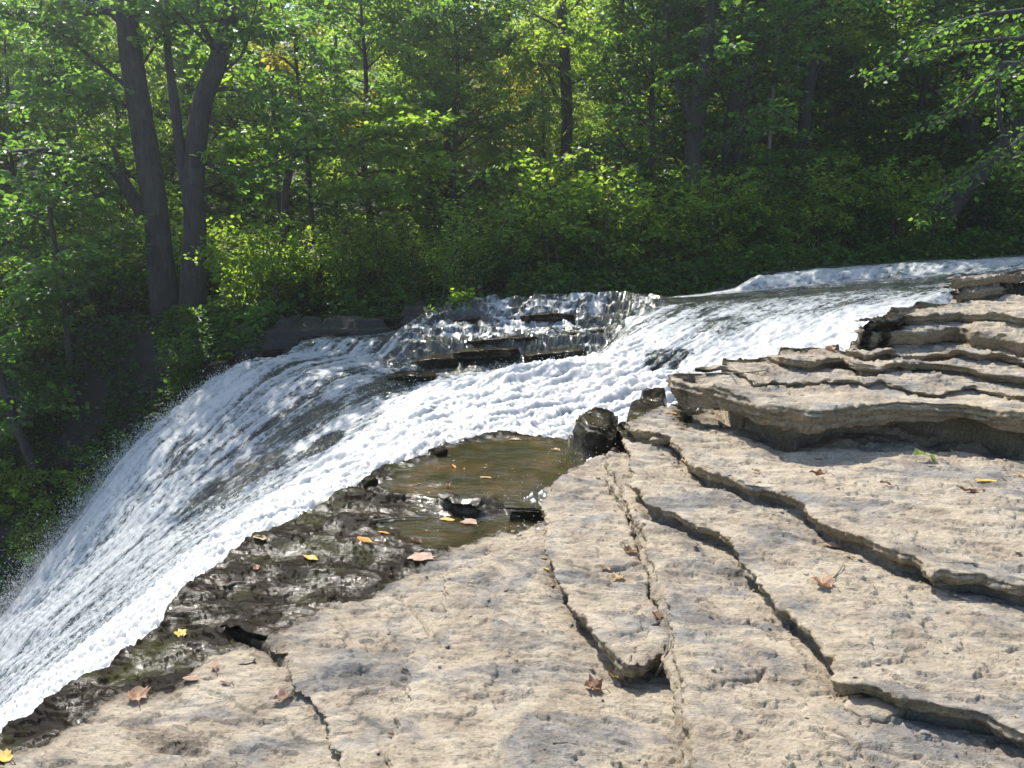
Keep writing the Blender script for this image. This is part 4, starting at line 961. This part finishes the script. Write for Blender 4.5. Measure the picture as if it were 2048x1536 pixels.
def right_branch_tree():
    # stands outside the picture on the right bank; its leafy tips hang into view
    y = 11.2; rng = np.random.default_rng(71)
    base = np.array([12.2, 15.4, 1.2]); root = empty('overhanging_tree', tuple(base)); tag(root, 'branches with large light green leaves hanging in from the right edge', 'tree')
    tw = Geo(); tr = bend((0, 0, -.4), (-.05, -.05, 1), 9.0, 12, rng, .03, .05); tw.tube(tr, np.linspace(.24, .10, 13), 12, True, .04, rng)
    leaf = Geo()
    limbs = [([(2330, -60, .6), (2180, -10, .2), (2050, 20), (1960, 30), (1880, 60), (1820, 110)], 9, .55),
             ([(2330, 60, .6), (2200, 90, .2), (2080, 110), (1990, 150), (1920, 210), (1860, 250)], 9, .5),
             ([(2300, 130, .5), (2150, 190, .1), (2050, 270), (1990, 320), (1930, 350), (1890, 390), (1850, 440)], 9, .38),
             ([(2000, 130, 0), (1995, 200), (2010, 280), (2040, 330), (2060, 360)], 3, .4),
             ([(2300, 30, .5), (2120, 70, .2), (1990, 80, .1), (1850, 100, .1), (1740, 150, .2)], 10, .5),
             ([(2300, 250, .5), (2150, 280, .1), (2060, 300), (2000, 330)], 6, .4)]
    for lp, nf, tl in limbs:
        Q = smooth_path(px_path(lp, y), 14) - base
        Q = np.vstack([tr[7] if lp[0][1] < 100 else tr[5], Q])
        g = Geo(); g.tube(Q, np.linspace(.05, .006, len(Q)), 6, True); limb_foliage(g, leaf, rng, Q, .012, nf + 5, tl, 17, .08, 'broad', .09, .25); link('limb', g.mesh('limb'), M['bark'], root)
    link('crown', leaf.mesh('crown', attr='tint'), M['leaf_dark'], root); link('trunk', tw.mesh('trunk'), M['bark'], root)
right_branch_tree()

# small plants on the far ledge
def ledge_plant(name, label, u, v, y, h, nst, seed, size, nl):
    rng = np.random.default_rng(seed); p = at_y(u, v, y); leaf = Geo(); wood = Geo()
    root = empty(name, tuple(p)); tag(root, label, 'plant')
    for k in range(nst):
        a = rng.random() * 6.283; s = .35 if nst > 1 else .05
        st = bend((rng.normal(0, .04) * (nst > 1), rng.normal(0, .04) * (nst > 1), -.08), (math.cos(a) * s, math.sin(a) * s, 1), h * rng.uniform(.75, 1.05), 6, rng, 0, .05)
        wood.tube(st, np.linspace(.006, .002, 7), 4, False); spray_on(leaf, rng, st, nl, size, 'narrow' if nst == 1 else 'broad', .02, .4, .1)
    link('stem', wood.mesh('stem'), M['leaf_dark'], root); link('foliage', leaf.mesh('foliage', attr='tint'), M['leaf_yellow'] if False else M['leaf'], root)
ledge_plant('leafy_plant', 'bright green bushy plant at the lip of the far ledge', 922, 620, 11.7, .38, 12, 81, .085, 30)
ledge_plant('leafy_plant', 'single upright narrow leaved plant left of the bushy plant on the far ledge', 861, 636, 11.45, .26, 1, 82, .11, 18)
ledge_plant('leafy_plant', 'tall thin stem with pale small leaves behind the bushy ledge plant', 938, 585, 11.9, .42, 1, 83, .06, 16)

# ================================================================== FALLEN LEAVES, TWIGS, STONES
def mat_dry(name, stops, rough=.6):
    t = NT(name); p = t.pos(); n = t.noise(p, 45, 4, .7)
    c = t.ramp(n, stops); b = t.bsdf(Base_Color=c, Roughness=rough)
    tr = t.n('ShaderNodeBsdfTranslucent', ins={'Color': c}); mx = t.n('ShaderNodeMixShader', ins={0: .3}); t.t.links.new(b.outputs[0], mx.inputs[1]); t.t.links.new(tr.outputs[0], mx.inputs[2])
    return t.surf(mx)
DRY = {'tan': mat_dry('tan_dry_leaf', [(.35, (0.336, 0.216, 0.088)), (.65, (0.528, 0.4, 0.208))]),
       'brown': mat_dry('brown_dry_leaf', [(.35, (0.088, 0.04, 0.02)), (.65, (0.208, 0.096, 0.044))]),
       'red': mat_dry('reddish_dry_leaf', [(.35, (0.216, 0.104, 0.056)), (.65, (0.368, 0.232, 0.136))]),
       'orange': mat_dry('orange_leaf', [(.35, (0.44, 0.16, 0.024)), (.65, (0.576, 0.336, 0.048))]),
       'yellow': mat_dry('yellow_leaf', [(.35, (0.48, 0.304, 0.048)), (.65, (0.6, 0.464, 0.112))]),
       'pink': mat_dry('faded_leaf', [(.35, (0.36, 0.216, 0.144)), (.65, (0.48, 0.336, 0.248))]),
       'green': mat_dry('green_fallen_leaf', [(.35, (0.16, 0.24, 0.04)), (.65, (0.336, 0.368, 0.112))])}
LOBES = [(0, -.42), (.10, -.30), (.34, -.36), (.30, -.16), (.56, -.04), (.40, .08), (.46, .30), (.24, .24), (.16, .40), (.0, .62), (-.14, .38), (-.26, .26), (-.46, .32), (-.38, .06), (-.56, -.02), (-.32, -.16), (-.33, -.38), (-.10, -.30)]
OVAL = [(0, -.5), (.14, -.36), (.25, -.12), (.26, .12), (.16, .36), (0, .55), (-.16, .36), (-.26, .12), (-.25, -.12), (-.14, -.36)]
def fallen_leaf(label, u, v, px, kind, shape='maple', rz=0.0, curl=.5, seed=0):
    rng = np.random.default_rng(900 + seed); p = on_rock(u, v); dist = np.linalg.norm(p - EYE); s = .88 * px / FPX * dist
    out = np.array(LOBES if shape == 'maple' else OVAL); ar = np.linalg.norm(out, axis=1)[:, None]; out = out * (1 + .35 * (np.median(ar) / ar - 1)) if shape == 'maple' else out
    out = out * np.array([rng.uniform(.6, 1.0), 1.0]) * (1 + rng.normal(0, .08, out.shape)); n = len(out)
    rings = [0.0, .35, .7, 1.0]; vs = [(0, 0)]
    for r in rings[1:]: vs += [tuple(q * r) for q in out]
    vs = np.array(vs); z = curl * (.55 * np.abs(vs[:, 0]) + .9 * vs[:, 0] ** 2 + .5 * np.clip(vs[:, 1], 0, 1) ** 2) + .17 * rng.normal(size=len(vs)) * np.hypot(vs[:, 0], vs[:, 1]) * (curl + .1) + .12 * curl * np.sin(vs[:, 0] * 9 + seed) * np.cos(vs[:, 1] * 7)
    z = z - z.min() + .03
    co = np.c_[vs, z] * s; c_, s_ = math.cos(rz), math.sin(rz); co[:, :2] = co[:, :2] @ np.array([[c_, s_], [-s_, c_]])
    f3 = [(0, 1 + i, 1 + (i + 1) % n) for i in range(n)]; f4 = []
    for k in range(2):
        a = 1 + k * n; b = a + n; f4 += [(a + i, b + i, b + (i + 1) % n, a + (i + 1) % n) for i in range(n)]
    g = Geo(); g.add(co, f3); g.f.append(np.array(f4).ravel()); g.t.append(np.full(len(f4), 4))
    root = empty('fallen_leaf', tuple(p)); tag(root, label, 'leaf', 'fallen leaves on the rock')
    link('blade', g.mesh('blade'), DRY[kind], root)
    st = Geo(); e = co[1 + 2 * n]; d = np.array([e[0], e[1], 0]); d = d / (np.linalg.norm(d) + 1e-9)
    st.tube(np.array([e, e + d * s * .2 + np.array([0, 0, .01]), e + d * s * .42 + np.array([0, 0, -.004])]), .0016 + .01 * s * .3, 4, True); link('leaf_stalk', st.mesh('leaf_stalk'), DRY['brown'], root)
LV = [('big pale tan curled leaf lying in front of the loose slab', 1232, 1357, 56, 'tan', 'maple', .4, .9),
      ('reddish brown curled leaf beside the big pale tan leaf in front of the slab', 1188, 1381, 44, 'brown', 'maple', 1.2, 1.0),
      ('cream curled leaf in the middle of the loose slab', 1236, 1158, 36, 'tan', 'maple', 2.2, .8),
      ('russet leaf touching the cream leaf on the loose slab', 1213, 1140, 30, 'red', 'maple', .9, .7),
      ('pinkish red leaf on the slab, uppermost of its three leaves', 1260, 1108, 38, 'red', 'maple', 1.9, .8),
      ('dark red brown leaf tucked in the crack beside the loose slab', 1314, 1236, 28, 'brown', 'maple', .2, 1.0),
      ('crumpled orange tan leaf lying alone on the middle slab', 1646, 1170, 48, 'red', 'maple', .5, .8),
      ('folded pink brown leaf in shade under the right slab edge', 1665, 1095, 44, 'pink', 'oval', 1.3, .5),
      ('green curled leaf near the shadow of the big ledge', 1848, 921, 42, 'green', 'oval', 1.2, 1.2),
      ('dark brown leaf edge on, below the green leaf at right', 1938, 984, 36, 'brown', 'oval', 1.4, 1.1),
      ('flat thin yellow leaf lying on the right slab', 1972, 964, 40, 'yellow', 'oval', 1.5, .2),
      ('pale cream leaf at the right edge of the picture', 2042, 955, 22, 'tan', 'oval', .3, .9),
      ('dark curled leaf on the grey patch of the right slab', 1635, 948, 34, 'brown', 'oval', 1.2, 1.0),
      ('small dark pointed leaf beside the grey patch, left one of two', 1512, 946, 20, 'brown', 'oval', .7, 1.0),
      ('small dark leaf with a bent stalk on the right slab', 1772, 974, 24, 'brown', 'oval', 1.1, 1.1),
      ('bright orange leaf at the crack under the upper slab', 1362, 928, 18, 'orange', 'oval', .4, .8),
      ('yellow orange leaf by the wet edge of the upper slab', 1342, 826, 26, 'orange', 'oval', 1.4, .3),
      ('heap of rusty leaf caught against the layered wall by the rapids', 1660, 700, 30, 'red', 'maple', .8, .7),
      ('orange and yellow leaf folded on the wet rock', 728, 1085, 46, 'orange', 'oval', 1.0, .5),
      ('yellow leaf with pale stalk on the wet rock', 622, 1118, 38, 'yellow', 'oval', 1.1, .4),
      ('large faded pink leaf on the edge of the wet rock', 845, 1118, 66, 'pink', 'maple', 1.7, .2),
      ('small orange leaf on the wet rock above the folded orange one', 768, 1066, 26, 'orange', 'oval', 1.3, .3),
      ('yellow leaf beside a white leaf on the black wet rock', 362, 1268, 34, 'yellow', 'maple', .6, .4),
      ('orange tan leaf on wet rock near the cliff edge', 520, 1078, 32, 'tan', 'oval', 1.2, .4),
      ('reddish tan leaf with a dark fold beside the wet moss', 276, 1395, 46, 'red', 'maple', .5, .5),
      ('tan shell shaped leaf on the dry near shelf', 568, 1398, 42, 'pink', 'oval', 2.4, 1.2),
      ('rusty leaf in the wet crack of the near shelf', 430, 1337, 34, 'red', 'oval', .5, .7),
      ('brown leaf flat on wet stone left of the crack', 385, 1360, 40, 'red', 'oval', 1.5, .3),
      ('small brown leaf in the wet crack below the rusty leaf', 452, 1368, 24, 'brown', 'oval', 1.2, .6),
      ('yellow leaf at the bottom left corner of the rock', 8, 1518, 44, 'yellow', 'maple', 1.1, .4),
      ('small brown leaf alone on the near dry shelf', 785, 1470, 22, 'brown', 'oval', 1.4, .6),
      ('pale leaf drifting against the pool edge', 940, 1046, 44, 'pink', 'maple', 1.6, .2),
      ('yellow leaf floating at the lower pool beside the pale leaf', 895, 1040, 34, 'yellow', 'oval', 1.4, .2),
      ('brown leaf standing up in the shallow pool', 897, 975, 20, 'brown', 'maple', .3, 1.2),
      ('cream leaf lying in the brown shallow pool', 972, 956, 28, 'tan', 'oval', 1.5, .2),
      ('orange leaf caught behind the wet round stone in the pool', 908, 935, 22, 'orange', 'oval', .4, .9),
      ('dark brown leaf on the mossy wet rock near the dry edge', 830, 1084, 34, 'brown', 'oval', 1.1, .8),
      ('rusty leaf with a stalk on the wet slope', 512, 1138, 22, 'red', 'maple', .2, .7),
      ('cream leaf floating near the far side of the shallow pool', 1032, 880, 30, 'tan', 'oval', 1.5, .2),
      ('pointed cream leaf at the right shore of the shallow pool', 1112, 902, 24, 'tan', 'oval', 1.2, .6),
      ('tiny yellow leaf at the foot of the loose slab side', 1092, 1140, 18, 'yellow', 'oval', .9, .6)]
for i, (lb, u, v, px, kind, shape, rz, curl) in enumerate(LV): fallen_leaf(lb, u, v, px, kind, shape, rz, curl, i)

M['twig'] = mat_bark('twig_bark', (.10, .08, .06), (.30, .25, .19))
def twig(label, pts, w, lift=.008, side=None):
    P = np.array([on_rock(u, v) + np.array([0, 0, lift + (e[0] if e else 0)]) for (u, v, *e) in pts]); base = P[0].copy()
    P = smooth_path(P - base, 10); r = w / FPX * np.linalg.norm(base - EYE) / 2
    g = Geo(); g.tube(P, np.linspace(r, r * .5, 10), 6, True, .06, np.random.default_rng(int(pts[0][0])))
    if side: 
        k, d, L = side; g.tube(bend(P[k], d, L, 4, np.random.default_rng(3), 0, .1), np.linspace(r * .6, r * .3, 5), 5, True)
    o = link('twig', g.mesh('twig'), M['twig']); o.location = tuple(base); tag(o, label, 'twig')
twig('short pale stick leaning on the front corner of the loose slab', [(1312, 1352), (1325, 1330), (1336, 1310, .02), (1338, 1292, .04)], 7)
twig('thin forked twig on top of the big ledge', [(1410, 752), (1455, 748), (1500, 746), (1535, 742)], 4, .012, (3, (-.1, -.5, .1), .25))
twig('dark twig lying in the wet debris of the pool edge', [(745, 1045), (800, 1040), (840, 1038), (880, 1040)], 4, .012)
twig('dark stick on the wet slope near the falls', [(450, 1178), (470, 1172), (492, 1168)], 8, .01)
twig('small twig on the near dry shelf', [(1105, 1488), (1130, 1489), (1155, 1486)], 4, .004)
twig('thin stem beside the crumpled orange tan leaf', [(1668, 1160), (1680, 1145), (1688, 1130)], 3, .01)

def debris():
    # chips and grit gathered at the foot of the broken edges
    rng = np.random.default_rng(77); pos = []
    for k in range(4, BIG + 1):
        pts = LEVELS[k][0]; poly = POLY_L[k]; area = .5 * np.sum(poly[:, 0] * np.roll(poly[:, 1], -1) - np.roll(poly[:, 0], -1) * poly[:, 1])
        for run in lip_runs(pts):
            P = poly[run]
            for a, b in zip(P[:-1], P[1:]):
                L = np.linalg.norm(b - a); nr = np.array([b[1] - a[1], a[0] - b[0]]) / L * (1 if area > 0 else -1)
                n = rng.poisson(L * 26 * (.3 + 1.4 * (rng.random() < .5))); t = rng.random((n, 1))
                pos.append(a + (b - a) * t + nr * (rng.exponential(.045, (n, 1)) - .01))
    pos = np.concatenate(pos); ext = np.stack([rng.uniform(-.6, 3.2, 420), rng.uniform(1.7, 5.0, 420)], 1); pos = np.r_[pos, ext]
    z, wet, film, sd = shelf_height(pos[:, 0], pos[:, 1]); m = sd > .15; pos, z = pos[m], z[m]; n = len(pos)
    ico = np.array([[0, .53, .85], [0, -.53, .85], [0, .53, -.85], [0, -.53, -.85], [.53, .85, 0], [-.53, .85, 0], [.53, -.85, 0], [-.53, -.85, 0], [.85, 0, .53], [-.85, 0, .53], [.85, 0, -.53], [-.85, 0, -.53]])
    tri = np.array([[0, 1, 8], [0, 9, 1], [0, 8, 4], [0, 4, 5], [0, 5, 9], [1, 6, 8], [1, 7, 6], [1, 9, 7], [2, 10, 3], [2, 3, 11], [2, 4, 10], [2, 5, 4], [2, 11, 5], [3, 10, 6], [3, 6, 7], [3, 7, 11], [4, 8, 10], [5, 11, 9], [6, 10, 8], [7, 9, 11]])
    s = np.clip(rng.lognormal(-5.3, .55, n), .002, .016); a = rng.random(n) * 6.283
    v = ico[None] * (1 + rng.normal(0, .22, (n, 12, 3))) * np.array([1.2, .8, .45]) * s[:, None, None]
    c_, s_ = np.cos(a)[:, None], np.sin(a)[:, None]; vx = v[..., 0] * c_ - v[..., 1] * s_; vy = v[..., 0] * s_ + v[..., 1] * c_
    v = np.stack([vx + pos[:, 0:1], vy + pos[:, 1:2], v[..., 2] + (z + s * .25)[:, None]], -1).reshape(-1, 3)
    f = (tri[None] + (np.arange(n) * 12)[:, None, None]).reshape(-1, 3)
    o = link('rock_debris', mesh_np('rock_debris', v, f, np.full(len(f), 3), {'wet': np.zeros(len(v)), 'film': np.zeros(len(v))}, smooth=False), M['rock']); tag(o, 'small chips and grit scattered along the broken rock edges', None, None, 'stuff')
debris()

def stone(label, u, v, px, flat, seed, wet=0.0):
    rng = np.random.default_rng(seed); p = on_rock(u, v); s = px / FPX * np.linalg.norm(p - EYE) / 2
    import bmesh
    bm = bmesh.new(); bmesh.ops.create_icosphere(bm, subdivisions=4, radius=1)
    co = np.array([v_.co[:] for v_ in bm.verts])
    for k in range(9):           # knocked-off facets
        n = rng.normal(size=3); n /= np.linalg.norm(n); d = co @ n; c = rng.uniform(.5, .8); co = co - np.clip(d - c, 0, 1)[:, None] * n
    nz = fbm(co[:, 0] * 3 + co[:, 2] * 2 + seed, co[:, 1] * 3, 4, 200 + seed); co = co * (1 + .12 * nz)[:, None]
    co = co * np.array([1, .75, flat]) * s
    F = np.array([[v_.index for v_ in f.verts] for f in bm.faces]); bm.free()
    me = mesh_np('loose_stone', co, F, np.full(len(F), 3), {'wet': np.full(len(co), wet), 'film': np.zeros(len(co))})
    o = link('loose_stone', me, M['rock']); o.location = (p[0], p[1], p[2] + flat * s * .45); o.rotation_euler = (0, 0, rng.random() * .6 - .3); tag(o, label, 'stone')
stone('grey loose stone in the shadow under the big ledge', 1488, 842, 34, .7, 1)
stone('round black wet stone in the shallow pool', 880, 908, 46, .5, 2, 1.0)
stone('flat loose rock chunk under the broken slab edge at lower right', 1752, 1425, 110, .26, 3)
stone('dark wet stone on the cliff lip beside the pool', 735, 968, 40, .55, 4, 1.0)
stone('broken block wedged at the far end of the slab crack', 1318, 890, 50, .5, 5)
stone('grey chip in the crack of the wet near shelf', 492, 1325, 34, .4, 6)

# ================================================================== AIR AND ADDED GLARE VEIL
def haze():  # volume added to imitate lens veil glare and lift the dark tones
    x0, x1, y0, y1, z0, z1 = -75, 75, -4, 95, -12, 40
    v = [(x, y, z) for z in (z0, z1) for y in (y0, y1) for x in (x0, x1)]
    f = [(0, 2, 3, 1), (4, 5, 7, 6), (0, 1, 5, 4), (2, 6, 7, 3), (0, 4, 6, 2), (1, 3, 7, 5)]
    o = link('haze', mesh_np('haze', v, f, np.full(6, 4), smooth=False)); t = NT('glare_haze')
    p = t.n('ShaderNodeVolumePrincipled'); p.inputs['Color'].default_value = (.93, .96, 1, 1); p.inputs['Density'].default_value = HAZE; p.inputs['Anisotropy'].default_value = .7
    t.t.links.new(p.outputs[0], t.out.inputs['Volume']); o.data.materials.append(t.m); tag(o, 'even haze volume added to imitate the pale lens veil', None, None, 'stuff')
HAZE = .0021
haze()
def mist():
    t = NT('falls_mist'); p = t.n('ShaderNodeVolumePrincipled'); p.inputs['Color'].default_value = (.96, .98, 1, 1); p.inputs['Density'].default_value = .35; p.inputs['Anisotropy'].default_value = .4
    t.t.links.new(p.outputs[0], t.out.inputs['Volume'])
    pts = [at_y(*q) for q in WL[0][0][2:]]; g = Geo(); n = len(pts); rng = np.random.default_rng(8)
    P = smooth_path(np.array(pts) + np.array([.1, -.15, -.05]), 26); r = np.linspace(.06, .30, 26) * (1 + .12 * rng.normal(size=26))
    g.tube(P, r, 16, True, .05, rng); o = link('mist', g.mesh('mist'), t.m); tag(o, 'soft white mist hanging along the outer edge of the fall', None, None, 'stuff')
mist()
# ================================================================== LIGHT AND CAMERA
SUN_EL, SUN_AZ = R(54), R(-33)          # azimuth measured from straight ahead, negative = left
w = bpy.data.worlds.new('World'); S.world = w; w.use_nodes = True
nt = w.node_tree; nt.nodes.clear(); bg = nt.nodes.new('ShaderNodeBackground'); ow = nt.nodes.new('ShaderNodeOutputWorld')
sky = nt.nodes.new('ShaderNodeTexSky'); sky.sky_type = 'NISHITA'; sky.sun_disc = False; sky.sun_elevation = SUN_EL; sky.sun_rotation = SUN_AZ
nt.links.new(sky.outputs[0], bg.inputs[0]); nt.links.new(bg.outputs[0], ow.inputs[0]); bg.inputs[1].default_value = .15
sd = bpy.data.lights.new('sun', 'SUN'); sd.energy = 4.2; sd.angle = R(.53); sd.color = (1, .95, .87)
so = bpy.data.objects.new('sun', sd); COL.objects.link(so)
dirv = Vector((math.sin(SUN_AZ) * math.cos(SUN_EL), math.cos(SUN_AZ) * math.cos(SUN_EL), math.sin(SUN_EL)))
so.rotation_euler = dirv.to_track_quat('Z', 'Y').to_euler(); so.location = dirv * 30

cam = bpy.data.cameras.new('camera'); co_ = bpy.data.objects.new('camera', cam); COL.objects.link(co_)
cam.sensor_width = 36; cam.lens = 36 * FPX / 2048; cam.clip_end = 500; cam.clip_start = .05
co_.location = tuple(EYE); co_.rotation_euler = (R(90) - PITCH, 0, 0); S.camera = co_
S.view_settings.view_transform = 'Standard'; S.view_settings.look = 'None'; S.view_settings.gamma = 1; S.view_settings.exposure = 1.14
S.cycles.max_bounces = 7; S.cycles.diffuse_bounces = 4; S.cycles.transmission_bounces = 5; S.cycles.glossy_bounces = 3
S.cycles.sample_clamp_indirect = 4.0
